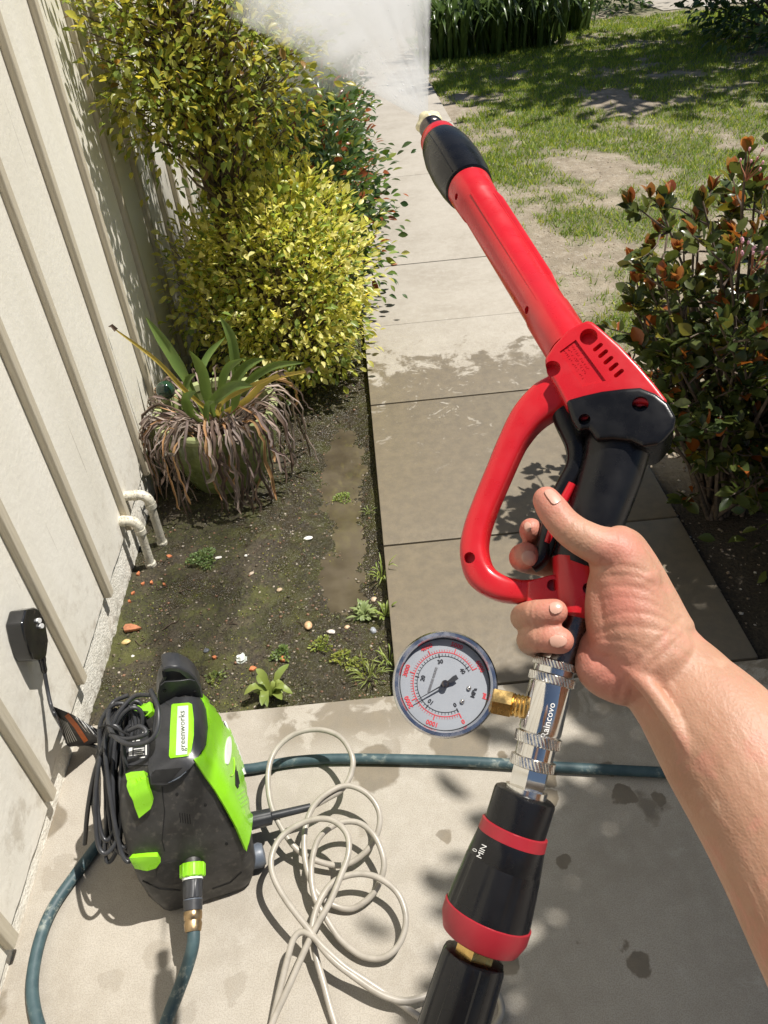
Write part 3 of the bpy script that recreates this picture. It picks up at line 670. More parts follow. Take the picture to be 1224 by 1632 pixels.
# the plant in the pot
pl = plant('strap_leaf_plant', (PC.x, PC.y, PZ - .05), 'half dead strap leaf plant with a few green leaves drooping over the pot', 'plant')
M_gl = leafmat('broad_green_leaf', (.14, .22, .055), rough=.33, trans=.35, attr=False, tcol=(.22, .33, .06)); M_yl = leafmat('yellow_leaf', (.42, .34, .07), rough=.45, trans=.3, attr=False)
M_dd = [leafmat('dead_leaf_%s' % n_, c_, rough=.7, trans=.12, attr=False) for n_, c_ in (('grey', (.34, .285, .235)), ('brown', (.13, .095, .07)), ('tan', (.42, .26, .12)), ('dusky', (.25, .205, .18)))]
G = [((300, 610), (272, 560), (232, 498), 2.30, 2.36, .024), ((332, 640), (322, 598), (301, 550), 2.16, 2.10, .022), ((375, 600), (368, 548), (350, 497), 2.32, 2.36, .021), ((322, 600), (335, 570), (358, 530), 2.33, 2.42, .014),
     ((352, 622), (368, 592), (388, 563), 2.22, 2.20, .017), ((366, 625), (392, 590), (421, 563), 2.28, 2.30, .020), ((385, 620), (432, 590), (484, 570), 2.28, 2.24, .016), ((338, 645), (368, 622), (402, 607), 2.15, 2.12, .022),
     ((305, 660), (302, 640), (312, 615), 2.16, 2.14, .020), ((330, 672), (336, 650), (342, 632), 2.12, 2.10, .012), ((372, 655), (380, 628), (391, 610), 2.2, 2.18, .014), ((296, 632), (300, 610), (312, 588), 2.28, 2.3, .013)]
for a, b, c, y0, y1, wd in G:
    p0, p1, p2 = ony(*a, y0), ony(*b, (y0 + y1) / 2), ony(*c, y1); root = Vector((PC.x + (p0.x - PC.x) * .55, PC.y + (p0.y - PC.y) * .4, PZ - .045))
    p2 = p2 + Vector((0, -.01, -.012)); p1 = p1 + Vector((rd.gauss(0, .006), 0, .012)); pts = spline([root, p0, p1, p2], 6); mb = MB(); ribbon(mb, pts, interp([.25 * wd, .35 * wd, .8 * wd, .72 * wd, .04 * wd], len(pts)), .55, nrm=(EYE - p1).normalized()); mb.build('leaf', M_gl, pl, 180)
for a, b, c, y0, y1, wd, m in (((298, 625), (250, 575), (185, 526), 2.25, 2.2, .007, M_yl), ((390, 640), (430, 605), (488, 592), 2.2, 2.1, .010, M_yl), ((355, 640), (400, 615), (445, 598), 2.18, 2.1, .008, M_yl)):
    p0, p1, p2 = ony(*a, y0), ony(*b, (y0 + y1) / 2), ony(*c, y1); pts = spline([PC + Vector((0, 0, PZ - .04)), p0, p1, p2], 6); mb = MB(); ribbon(mb, pts, interp([wd, wd, wd, .8 * wd, .3 * wd], len(pts)), .5, nrm=(EYE - p1).normalized()); mb.build('leaf', m, pl, 180)
    tip = MB(); ribbon(tip, [p2, p2.lerp(p1, -.10) + Vector((0, 0, .004)), p2.lerp(p1, -.2) - Vector((0, 0, .01))], [wd, wd * .8, .001], .5, nrm=(EYE - p1).normalized()); tip.build('leaf', M_dd[1], pl, 180)
rd = random.Random(11)
for i in range(112):
    az = rd.gauss(-1.45, 1.05) if i < 92 else rd.uniform(-3.1, 3.1)       # most hang over the side that faces the viewer
    d = Vector((math.cos(az), math.sin(az), 0)); sd = Vector((-d.y, d.x, 0))
    if d.x < -.75: d = Vector((-.6, d.y, 0)).normalized()
    r0 = rd.uniform(.02, .12); out = PR + rd.uniform(.004, .075); drop = rd.uniform(.10, .31) if i < 92 else rd.uniform(-.02, .10)
    top = PZ + rd.uniform(.01, .06); b0 = PC + d * r0 + Vector((0, 0, PZ - .05)); k0 = rd.uniform(-.05, .05)
    end = PC + d * (out + rd.uniform(-.005, .05)) + sd * (k0 + rd.uniform(-.04, .04)) + Vector((0, 0, max(-.045, PZ - drop)))
    pts = spline([b0, PC + d * (r0 + out) * .55 + sd * k0 * .5 + Vector((0, 0, top)), PC + d * (out + .008) + sd * k0 + Vector((0, 0, PZ + rd.uniform(-.015, .012))), PC + d * (out + .016) + sd * k0 * 1.2 + Vector((0, 0, (PZ + end.z) / 2)), end], 4)
    pts = [Vector((max(p.x, -.745), p.y, p.z)) + Vector((rd.gauss(0, .003), rd.gauss(0, .003), 0)) for p in pts]
    wd = rd.uniform(.0022, .0058); ws = [wd * rd.uniform(.55, 1.2) for _ in pts]; ws[-1] = .0012; mb = MB()
    ribbon(mb, pts, ws, rd.uniform(.5, 1.6), nrm=(d + Vector((0, 0, .3))).normalized()); mb.build('dead_leaf', M_dd[rd.choices((0, 1, 2, 3), (5, 3, 1.3, 4))[0]], pl, 180)

# pebbles and shards one can pick out
def pebble(name, px, py, s, col, label, cat, ang=0.0, flat=.55, jit=.25, rough=.5, group=None):
    p = gnd(px, py, -.05); p.z = bed_z(p.x, p.y) + s[1] * flat * .35; Mx = Matrix.Rotation(ang, 3, 'Z')
    o = MB().ball((0, 0, 0), (s[0], s[1], s[1] * flat), Mx, 14, 9, jit, px * .37).build(name, plain(name + '_stone', col, rough, var=.25, vs=130), None, 50 if jit < .5 else 30)
    o.location = p; tag(o, label, cat, group)
GP = 'pebbles on the wet soil'
pebble('pebble', 492, 1000, (.011, .0155), (.56, .36, .20), 'tan oval pebble lying alone on the mossy soil', 'pebble', .1, .5, .12, group=GP)
pebble('pebble', 492, 862, (.0145, .008), (.80, .79, .75), 'white pebble beside the muddy puddle', 'pebble', .1, .5, .2, group=GP)
pebble('pebble', 202, 1026, (.0125, .009), (.55, .40, .17), 'yellowish pebble at the wall under the terracotta shard', 'pebble', .3, .6, .15, group=GP)
pebble('pebble', 528, 1008, (.011, .007), (.66, .58, .53), 'flat pinkish white pebble left of the pale weed', 'pebble', -.2, .5, .3, group=GP)
pebble('pebble', 596, 953, (.010, .010), (.52, .40, .28), 'tan pebble against the walkway above the pale weed', 'pebble', .3, .6, .2, group=GP)
pebble('pebble', 553, 999, (.008, .007), (.60, .42, .26), 'small orange tan pebble touching the pale weed', 'pebble', .3, .6, .2, group=GP)
pebble('pebble', 446, 943, (.009, .007), (.45, .34, .22), 'dull brown pebble in the middle of the bed', 'pebble', .3, .6, .2, group=GP)
pebble('pebble', 402, 917, (.008, .006), (.42, .34, .26), 'small grey brown pebble right of the feathery weed', 'pebble', .6, .6, .2, group=GP)
pebble('pebble', 349, 892, (.011, .006), (.72, .70, .66), 'white sliver of stone at the edge of the feathery weed', 'pebble', .1, .5, .3, group=GP)
pebble('pebble', 330, 1040, (.008, .007), (.10, .11, .13), 'dark bluish pebble behind the pressure washer handle', 'pebble', .1, .6, .2, group=GP)
pebble('pebble', 595, 1008, (.008, .011), (.35, .37, .40), 'wet grey pebble right of the pale weed by the walkway', 'pebble', .2, .7, .3, .2, group=GP)
pebble('pebble', 212, 1047, (.005, .004), (.75, .72, .66), 'tiny white pebble below the yellowish one at the wall', 'pebble', .2, .7, .3, group=GP)
pebble('pebble', 532, 936, (.007, .007), (.6, .62, .62), 'glinting grey pebble at the puddle edge', 'pebble', .2, .7, .3, .15, group=GP)
pebble('pebble', 393, 890, (.005, .005), (.8, .78, .72), 'tiny white pebble in the upper middle of the bed', 'pebble', .2, .7, .3, group=GP)
pebble('quartz_rock', 386, 1054, (.015, .012), (.60, .64, .58), 'jagged pale glassy rock beside the broad leaf weed', 'rock', .4, .8, .7, .15)
# terracotta shard
p = gnd(213, 1006, -.05); t = MB()
out = [(-.026, .004), (-.022, .016), (-.004, .013), (.012, .004), (.030, -.010), (.012, -.012), (-.020, -.010)]
t.prism([Vector((p.x + a, p.y + b, bed_z(p.x, p.y) + .012 + a * .12)) for a, b in out][::-1], Vector((0, 0, 1)), .009)
tag(t.build('terracotta_shard', plain('terracotta', (.42, .17, .085), .75, var=.2, vs=90), None, bevel=.002), 'broken terracotta shard lying at the foot of the wall', 'shard')
CH = [(243, 932, 'upper orange brick chip below the pipes'), (214, 951, 'orange brick chip by the foundation corner'), (208, 963, 'small orange brick chip under another by the foundation'), (229, 934, 'brown orange brick chip nearest the pipe foot'), (263, 935, 'orange brick chip away from the wall below the pipes'), (222, 918, 'bright orange brick chip beside the nearer pipe foot'), (271, 890, 'orange brick chip right of the farther pipe foot'), (343, 1051, 'orange chip near the dark pebble'), (404, 1070, 'orange chip under the broad leaf weed'), (452, 1055, 'orange chip right of the glassy rock'), (537, 747, 'orange brown chip on the far puddle edge'), (437, 1097, 'orange chip in the broad leaf weed')]
M_chip = plain('brick_chip', (.50, .17, .07), .8, var=.3, vs=120)
for px, py, lab in CH:
    p = gnd(px, py, -.05); z = bed_z(p.x, p.y); s = rd.uniform(.006, .0115); a = rd.uniform(0, 3)
    v = [Vector((p.x + s * q * math.cos(a + k), p.y + s * q * math.sin(a + k), z + .006 + rd.uniform(-.002, .002))) for k, q in ((0, 1), (1.3, .6), (2.2, .8), (3.5, .9), (4.9, .6))]
    tag(MB().prism(v, Vector((0, 0, 1)), .008).build('brick_chip', M_chip, None, bevel=.001, seg=1), lab, 'chip', 'orange chips on the soil')

# weeds
def weed(px, py, n_, ln, wd, lift, col, label, trans=.3, single=True, r0=.0, dome=False):
    p = gnd(px, py, -.05); p.x = min(p.x, -.03); p.z = bed_z(p.x, p.y); t = plant('weed', p, label, 'weed', 'weeds in the bed'); m = leafmat('weed_leaf', col, rough=.42, trans=trans, attr=dome); all_ = MB()
    if dome:      # low cushion of many small round leaves on thin stalks
        k = n_ * 5; a = rng.uniform(0, 6.28, k); r = np.sqrt(rng.uniform(0, 1, k)) * ln * (1 + .3 * np.sin(a * 3 + px)); P = np.stack([p.x + r * np.cos(a), p.y + r * np.sin(a), p.z + lift * (1 - (r / ln / 1.3) ** 2) * rng.uniform(.5, 1.1, k) + .002], 1)
        D = np.stack([np.cos(a) * r / ln, np.sin(a) * r / ln, np.full(k, .35)], 1) + rng.normal(0, .5, (k, 3)); L = rng.uniform(.5, 1.2, k) * wd * 3.2; C, _ = palette(k, [(1, 1, 1), (.75, .85, .8), (1.3, 1.25, 1)], [4, 3, 2])
        me, _ = leaves_mesh('foliage', P, D, L, L * .8, C, m); tag(link('foliage', me, m, t, 180), kind='stuff'); return
    for i in range(n_):
        a = i * 2.399 + rd.uniform(-.5, .5); l = ln * rd.uniform(.45, 1.15); up = lift * rd.uniform(.4, 1.3) * (1.4 - .8 * i / n_)
        d = Vector((math.cos(a), math.sin(a), 0)); b0 = p + d * r0 * rd.random(); sw_ = Vector((-d.y, d.x, 0)) * l * rd.uniform(-.3, .3)
        pts = spline([b0, b0 + d * l * .45 + Vector((0, 0, up * .8)), b0 + d * l + sw_ + Vector((0, 0, up * rd.uniform(.5, 1.1)))], 3)
        mb = MB() if single else all_; ribbon(mb, pts, interp([wd * .3, wd * .55, wd, wd * .9, wd * .1], len(pts)), .3)
        if single: mb.build('leaf', m, t, 180)
    if not single: tag(all_.build('foliage', m, t, 180), kind='stuff')
weed(580, 978, 46, .034, .0040, .020, (.24, .31, .12), 'pale blue green rosette weed beside the walkway edge', r0=.018)
weed(434, 1112, 15, .060, .0105, .045, (.20, .27, .06), 'broad leaf weed growing at the patio edge', r0=.008)
weed(325, 895, 120, .040, .0022, .018, (.13, .20, .07), 'feathery green weed in the upper left of the bed', single=False, dome=True, r0=.03)
weed(545, 790, 50, .028, .0022, .014, (.20, .27, .07), 'small bright weed standing in the muddy puddle', single=False, dome=True, r0=.02)
weed(588, 818, 14, .028, .0011, .024, (.17, .23, .06), 'thin grassy weed at the puddle edge by the walkway', single=False, r0=.008)
weed(612, 925, 20, .045, .0018, .048, (.22, .29, .06), 'upright grass tuft against the walkway edge', single=False, r0=.012)
weed(617, 985, 16, .030, .0036, .030, (.20, .28, .06), 'leafy weed squeezed between soil and walkway', single=False, r0=.015)
weed(513, 1032, 40, .026, .0022, .012, (.20, .25, .05), 'low yellow green sprout below the tan pebble', single=False, dome=True, r0=.02)
weed(450, 1047, 24, .022, .0030, .012, (.14, .20, .06), 'small dark sprout right of the glassy rock', single=False, dome=True, r0=.012)
weed(545, 1052, 36, .024, .0022, .012, (.22, .26, .05), 'low bright sprout in the lower right of the bed', single=False, dome=True, r0=.02)
weed(590, 1085, 34, .040, .0013, .034, (.20, .25, .06), 'tuft of thin grass in the corner of bed and patio', single=False, r0=.03)
weed(570, 1065, 30, .028, .0024, .014, (.20, .24, .05), 'low moss green sprout before the corner grass tuft', single=False, dome=True, r0=.025)
weed(625, 1120 - 60, 16, .036, .0016, .036, (.22, .30, .06), 'slender grass tuft at the walkway corner', single=False, r0=.012)
weed(345, 1085, 26, .022, .0026, .010, (.16, .20, .06), 'low green sprout right of the washer handle', single=False, dome=True, r0=.02)
# moss and seedling dots all over the bed
k = 2600; X = rng.uniform(-.74, -.03, k); Y = 1.2 + rng.uniform(0, 1, k) ** 1.5 * 1.0; ok = np.array([fbm(x, y, 4, 12) > -.05 for x, y in zip(X, Y)]); X, Y = X[ok], Y[ok]; k = len(X)
P = np.array([(x, y, bed_z(x, y)) for x, y in zip(X, Y)]); D = rng.normal(size=(k, 3)); D[:, 2] = np.abs(D[:, 2]) * .7 + .1; L = rng.uniform(.002, .0065, k)
C, _ = palette(k, [(1, 1, 1), (.8, .9, .8), (1.3, 1.2, .9)], [4, 3, 2]); M_moss = leafmat('moss_sprout', (.17, .19, .045), rough=.5, trans=.2)
me, _ = leaves_mesh('moss', P, D, L, L * .8, C, M_moss); tag(link('moss', me, M_moss, None, 180), 'tiny moss sprouts dotted over the wet soil', 'moss', kind='stuff')
# pebbles/litter on the walkway
o = MB().ball((0, 0, 0), (.016, .011, .004), None, 10, 6, .5, 3).build('dry_leaf', plain('dry_leaf_brown', (.33, .13, .05), .7), None, 30); q = gnd(628, 422); o.location = (q.x, q.y, .003); tag(o, 'small dry orange leaf lying on the sunny walkway', 'leaf')
# twig and root litter on the soil
mb = MB()
for i in range(70):
    x, y = rd.uniform(-.72, -.06), 1.22 + rd.random() ** 1.3 * 1.4; a = rd.uniform(0, 6.28); l = rd.uniform(.012, .05); q = [Vector((x + math.cos(a + k * rd.uniform(-.3, .3)) * l * k / 3, y + math.sin(a + k * rd.uniform(-.3, .3)) * l * k / 3, 0)) for k in range(4)]
    for p_ in q: p_.z = bed_z(p_.x, p_.y) + .0025
    mb.sweep(q, rd.uniform(.0006, .0016), n=5)
tag(mb.build('twig_litter', plain('litter_brown', (.07, .045, .03), .8, var=.5, vs=60), None, 60), 'thin dry twigs and roots scattered on the soil', 'twigs', kind='stuff')
# ================================================================== PRESSURE WASHER AND HOSES
M_blk = plain('black_plastic', (.030, .029, .028), .46, var=.35, vs=25, bs=.3, bscale=900, bdist=.0005, dust=.16)
M_blk2 = plain('satin_black', (.034, .035, .038), .36, var=.2, vs=25)
M_grn = plain('lime_plastic', (.27, .66, .018), .30, var=.06, vs=12, coat=.25)
M_wht = plain('white_print', (.80, .80, .78), .5, var=.03); M_gry = plain('grey_plastic', (.11, .13, .16), .45)
M_dark = plain('deep_black', (.006, .006, .006), .8, var=.1)
WC = Vector((-.45, .85, 0)); WA = math.radians(13); WX = Vector((math.cos(WA), math.sin(WA), 0)); WY = Vector((-math.sin(WA), math.cos(WA), 0)); WZ = Vector((0, 0, 1))
def wl(x, y, z): return WC + WX * x + WY * y + WZ * z
washer = empty('pressure_washer', WC); tag(washer, 'lime green and black electric pressure washer standing on the patio by the wall', 'pressure washer')
def octa(x0, x1, y0, y1, c, z, sk=0, zl=0):
    """rounded rectangle ring; c corner radius; zl lifts or lowers the left side"""
    pts = []
    for cx, cy, a0 in ((x1 - c, y1 - c, 0), (x0 + c, y1 - c, 90), (x0 + c, y0 + c, 180), (x1 - c, y0 + c, 270)):
        for k in range(5):
            a = math.radians(a0 + 22.5 * k); x = cx + c * math.cos(a); y = cy + c * math.sin(a); pts.append(wl(x, y, z + zl * max(0, (x1 - .07 - x) / (x1 - x0))))
    return pts
LV = [(-.060, .070, -.100, .085, .030, .000), (-.085, .100, -.122, .110, .030, .012), (-.095, .114, -.123, .125, .030, .06), (-.098, .116, -.118, .132, .028, .12), (-.096, .110, -.104, .135, .026, .19),
      (-.092, .100, -.084, .137, .026, .26), (-.086, .088, -.066, .136, .026, .31), (-.078, .076, -.056, .130, .024, .338), (-.062, .062, -.042, .118, .020, .348)]
rings = [octa(*l[:5], l[5], zl=(-.0 if l[5] < .2 else -.10 * (l[5] - .2) / .148)) for l in LV]; n_ = len(rings[0]); mb = MB()
V = [p for r in rings for p in r]; Fc = [(k * n_ + i, k * n_ + (i + 1) % n_, (k + 1) * n_ + (i + 1) % n_, (k + 1) * n_ + i) for k in range(len(rings) - 1) for i in range(n_)]
Fc += [tuple(range(n_))[::-1], tuple((len(rings) - 1) * n_ + i for i in range(n_))]
body = mb.add(V, Fc).build('housing', M_blk, washer, 28); BT = bvh(body)
def c8(pts): return [(130 + .2819 * x, 1040 + .2819 * y) for x, y in pts]
# lime side panel
gp = c8([(655, 175), (690, 190), (760, 320), (830, 480), (905, 680), (935, 790), (945, 900), (935, 1000), (915, 1110), (860, 980), (800, 870), (740, 770), (690, 700), (630, 610), (665, 595), (690, 530), (700, 430), (690, 330), (665, 260), (645, 205)])
side = skin_patch('side_panel', gp, BT, M_grn, washer, lift=.006, thick=.008, cell=4, smooth=40); ST = bvh(side)
skin_patch('panel_seam', c8([(655, 172), (700, 200), (765, 325), (838, 485), (912, 690), (905, 692), (828, 488), (757, 330), (690, 208), (652, 182)]), BT, M_wht, washer, lift=.0085, thick=.003, cell=4)
ov = [(835 + 16 * math.cos(a) - 6 * math.sin(a), 555 + 80 * math.sin(a) - 0 * math.cos(a)) for a in np.linspace(0, 2 * math.pi, 24, endpoint=False)]
skin_patch('badge', c8([(x - 8, y) for x, y in ov]), ST, M_wht, washer, lift=.001, thick=.002, cell=3)
skin_patch('badge_ring', c8([(846 + 20 * math.cos(a), 640 + 62 * math.sin(a)) for a in np.linspace(-.9, 1.9, 10)] + [(850 + 13 * math.cos(a), 640 + 50 * math.sin(a)) for a in np.linspace(1.9, -.9, 10)]), ST, plain('lime_light', (.40, .75, .05), .4), washer, lift=.001, thick=.001, cell=3)
for a in (0, 1):
    skin_patch('vent_slot', c8([(866 + a * 9, 640 + a * 30), (871 + a * 9, 640 + a * 30), (888 + a * 5, 760 - a * 20), (880 + a * 5, 770 - a * 20), (868 + a * 5, 750 - a * 20)]), ST, M_dark, washer, lift=.0006, thick=.0008, cell=3)
for i in range(5):
    for j in range(4):
        cx, cy = 885 + i * 8 + j * 6, 800 + j * 24 - i * 6
        skin_patch('grip_dot', c8([(cx - 4, cy - 5), (cx + 2, cy - 7), (cx + 5, cy + 3), (cx - 1, cy + 6)]), ST, M_grn, washer, lift=.0006, thick=.0008, cell=3)
# black patch painting the shade in the gap between front and side panel
skin_patch('gap_shade', c8([(745, 770), (775, 775), (830, 880), (868, 985), (850, 985), (800, 890)]), BT, M_dark, washer, lift=.0012, thick=.001, cell=4)
# black top cap with lime framed name plate
TP = bvh(body)
tc = skin_patch('top_cap', c8([(440, 235), (560, 262), (660, 262), (690, 330), (700, 430), (690, 530), (640, 625), (560, 690), (490, 735), (400, 742), (388, 660), (395, 560), (412, 440), (425, 330)]), BT, M_blk2, washer, lift=.003, thick=.006, cell=5, smooth=35); TT = bvh(tc)
tc2 = TT
skin_patch('recess', c8([(392, 690), (420, 665), (570, 650), (515, 712), (490, 728), (400, 736)]), tc2, M_dark, washer, lift=.0010, thick=.001, cell=4)  # flat black patch, the shade inside the recess given as colour
skin_patch('recess_lip', c8([(490, 735), (560, 698), (640, 632), (640, 645), (562, 708), (492, 745)]), tc2, M_gry, washer, lift=.0012, thick=.0015, cell=4)
fr = skin_patch('label_frame', c8([(512, 300), (520, 293), (605, 288), (622, 296), (632, 380), (632, 470), (620, 560), (607, 585), (505, 600), (498, 585), (504, 430)]), tc2, M_grn, washer, lift=.0012, thick=.002, cell=4); FT = bvh(fr)
pn = skin_patch('label_plate', c8([(545, 305), (602, 302), (603, 440), (597, 575), (535, 582), (540, 440)]), FT, plain('silver_label', (.62, .64, .60), .35), fr, lift=.0008, thick=.0008, cell=4); PT = bvh(pn)
# vertical lettering on the plate, carried onto its surface
def text_mesh(body_, size=1.0, res=2, bold=0.0):
    cu = bpy.data.curves.new('t', 'FONT'); cu.body = body_; cu.size = size; cu.align_x = 'CENTER'; cu.align_y = 'CENTER'; cu.resolution_u = res; cu.offset = bold
    o = bpy.data.objects.new('t', cu); COL.objects.link(o); dg = bpy.context.evaluated_depsgraph_get(); dg.update()
    me = bpy.data.meshes.new_from_object(o.evaluated_get(dg)); bpy.data.objects.remove(o); bpy.data.curves.remove(cu); return me
def text_on(name, s, fn, m, parent, size=1.0, bold=0.0, subdiv=0):
    """flat lettering whose points are placed by fn(x, y)"""
    me = text_mesh(s, size, bold=bold)
    b = bmesh.new(); b.from_mesh(me); bmesh.ops.triangulate(b, faces=b.faces[:])
    if subdiv: bmesh.ops.subdivide_edges(b, edges=b.edges[:], cuts=subdiv)
    for v in b.verts: v.co = fn(v.co.x, v.co.y)
    me2 = bpy.data.meshes.new(name); b.to_mesh(me2); b.free(); bpy.data.meshes.remove(me); return link(name, me2, m, parent, 0)
def px_text(name, s, c, axis, up, size, tree, m, parent, lift=.0008, bold=0.0):
    """c, axis and up in photo points: lettering laid on the surface found there"""
    def fn(x, y):
        q = (c[0] + axis[0] * x + up[0] * y, c[1] + axis[1] * x + up[1] * y); r = ray(*q).normalized(); h = tree.ray_cast(EYE, r)
        return h[0] - r * lift if h[0] else EYE + r * .9
    return text_on(name, s, fn, m, parent, size, bold)
cpx = c8([(570, 442)])[0]
px_text('lettering', 'greenworks', cpx, (-.02, -1.0), (-1.0, .02), 13.5, PT, plain('dark_green_print', (.05, .09, .03), .5), pn, bold=.02)
# side label with small print
sp = skin_patch('rating_label', c8([(262, 450), (388, 424), (385, 640), (262, 640)]), BT, M_blk2, washer, lift=.0015, thick=.001, cell=5); SPT = bvh(sp)
for i, (x0, y0, w_, h_) in enumerate(((275, 455, 62, 7), (275, 467, 62, 6), (275, 478, 60, 6), (275, 489, 60, 6), (275, 500, 56, 6), (345, 440, 40, 5), (345, 450, 40, 4), (268, 540, 20, 46), (296, 545, 60, 5), (296, 556, 60, 5), (296, 567, 52, 5), (296, 578, 58, 5), (362, 500, 8, 80), (330, 592, 30, 6))):
    skin_patch('printed_line', c8([(x0, y0), (x0 + w_, y0 - w_ * .12), (x0 + w_, y0 - w_ * .12 + h_), (x0, y0 + h_)]), SPT, M_wht, sp, lift=.0006, thick=0, cell=6)
# carrying handle at the back
def sw(path, a, b, nm, m, par, **k): mb_ = MB(); mb_.sweep(path, a, b, **k); return mb_.build(nm, m, par, 40)
def wpl(px, py, yl):
    """photo point on the upright plane at depth yl of the washer"""
    r = ray(px, py); return EYE + r * ((wl(0, yl, 0) - EYE).dot(WY) / r.dot(WY))
hb = c8([(428, 300), (430, 235), (440, 182), (458, 150), (456, 92), (500, 80), (552, 82), (612, 112), (648, 146), (676, 195), (690, 262), (694, 310)])
hnd = MB().prism([wpl(x, y, .098) for x, y in hb], -WY, .040).build('handle', M_blk2, washer, bevel=.006, seg=3)
ctt = MB().prism([wpl(x, y, .098) - WY * .02 for x, y in c8([(430, 112), (520, 104), (556, 112), (596, 146), (540, 156), (470, 160), (480, 140), (430, 142)])], -WY, .09); cut(hnd, ctt)
MB().sweep([wpl(x, y, .0972) for x, y in c8([(448, 186), (470, 166), (560, 160), (612, 152), (640, 160)])], .0012, .0012, n=8).build('handle_rib', M_blk2, washer, 60)
for x, y in ((470, 215), (640, 222)): q = wpl(*c8([(x, y)])[0], .0975); MB().lathe(q, q - WY, [(0, .0032), (.0012, .0032), (.0016, .002)], 16).build('screw', M_dark, washer)
# lime cord brackets on the left
for pts in ([(285, 388), (300, 320), (350, 300), (405, 292), (418, 345), (385, 372)], [(268, 700), (300, 688), (372, 682), (382, 742), (408, 825), (395, 865), (330, 918), (305, 850)], [(288, 1140), (360, 1132), (430, 1130), (447, 1160), (420, 1195), (370, 1210), (318, 1195)], [(105, 395), (118, 388), (112, 470), (90, 620), (72, 650), (70, 540), (88, 450)]):
    skin_patch('cord_bracket', c8(pts), BT, M_grn, washer, lift=.005, thick=.010, cell=3, smooth=50)
# seams, painted recess shade and screws of the front moulding
def seam(pts, w_=3.0):
    for q in range(len(pts) - 1):
        (x0, y0), (x1, y1) = pts[q], pts[q + 1]; L_ = math.hypot(x1 - x0, y1 - y0); nx_, ny_ = -(y1 - y0) / L_ * w_, (x1 - x0) / L_ * w_
        skin_patch('seam', c8([(x0 - nx_, y0 - ny_), (x1 - nx_, y1 - ny_), (x1 + nx_, y1 + ny_), (x0 + nx_, y0 + ny_)]), BT, M_dark, washer, lift=.0005, thick=.0006, cell=6)
seam([(345, 1290), (440, 1335), (560, 1345)]); seam([(740, 1335), (840, 1300), (905, 1240)]); seam([(455, 760), (470, 900), (455, 1060), (470, 1120)], 2.2)
skin_patch('lower_recess_shade', c8([(p.x, p.y) for p in spline([(420, 1220, 0), (470, 1190, 0), (570, 1180, 0), (590, 1230, 0), (580, 1290, 0), (500, 1310, 0), (435, 1285, 0)], 4, closed=True)]), BT, plain('recess_shade_black', (.018, .017, .016), .6, dust=.1), washer, lift=.0006, thick=.0006, cell=5)  # flat patch, the shade of the recess put into a darker colour
for x, y in ((820, 1080), (540, 800), (700, 860)): skin_patch('screw', c8([(x + 9 * math.cos(a), y + 9 * math.sin(a)) for a in np.linspace(0, 6.28, 12, endpoint=False)]), BT, M_dark, washer, lift=.0006, thick=.0008, cell=4)
for i_ in range(5): seam([(555 + i_ * 14, 905 + i_ * 2), (560 + i_ * 14, 960 + i_ * 2)], 2.4)
# wheel foot and lower right boss
MB().lathe(wl(.100, -.075, .028), wl(.135, -.075, .028), [(0, .022), (.02, .024), (.028, .020), (.030, .0)], 28).build('foot', M_gry, washer)
# bundled cord
cord = empty('power_cord', wl(-.09, 0, .2)); cord.parent = washer; cord.matrix_parent_inverse = washer.matrix_world.inverted()
rc = random.Random(3)
for i in range(13):
    tx, bx = rc.uniform(182, 232), rc.uniform(158, 228); yt, yb = rc.uniform(1108, 1150), rc.uniform(1320, 1368)
    zt, zbm = .335 + rc.uniform(-.02, .03), .15 + rc.uniform(-.03, .05)
    A = gnd(tx, yt, zt); B = gnd(bx, yb, zbm); wd = rc.uniform(.012, .034); off = Vector((-.6, -.75, .25)).normalized() * rc.uniform(-.008, .022)
    sd_ = Vector((.92, .30, .1)) * wd; fw = Vector((-.5, -.55, .3)) * rc.uniform(.008, .024); m_ = A.lerp(B, .5) + off
    loop = [A + off, A.lerp(B, .12) + sd_ + off, m_ + sd_ * rc.uniform(.7, 1.2) + fw, A.lerp(B, .88) + sd_ * .8 + off, B + off, A.lerp(B, .88) - sd_ * .8 + off, m_ - sd_ * rc.uniform(.8, 1.2) + fw * .4, A.lerp(B, .12) - sd_ + off]
    pts = spline(loop, 6, closed=True); pts.append(pts[0]); mb_ = MB(); mb_.sweep(pts, .0042, n=8); mb_.build('cord_loop', M_blk2, cord, 60)
for lp in ([(160, 1345, .15), (148, 1270, .22), (158, 1215, .28), (168, 1180, .33), (190, 1135, .36), (215, 1110, .37), (240, 1108, .38)], [(240, 1100, .40), (252, 1130, .40), (250, 1165, .385), (235, 1182, .375), (205, 1186, .37), (180, 1170, .365), (172, 1145, .36), (180, 1120, .36), (205, 1108, .365)], [(176, 1170, .365), (200, 1178, .365), (228, 1172, .375), (232, 1164, .378), (222, 1158, .38), (205, 1165, .37)], [(135, 1345, .12), (140, 1290, .20), (150, 1235, .27), (165, 1190, .32)], [(226, 1345, .16), (212, 1290, .24), (200, 1220, .31), (196, 1180, .35)]):
    mb_ = MB(); mb_.sweep(spline([gnd(*q) for q in lp], 6), .0045, n=8); mb_.build('cord_loop', M_blk2, cord, 60)
mb_ = MB(); mb_.sweep(spline([gnd(158, 1160, .372), gnd(172, 1156, .385), gnd(190, 1164, .38), gnd(206, 1172, .37)], 5), .002, n=6); mb_.build('cord_tie', M_dark, cord, 60)

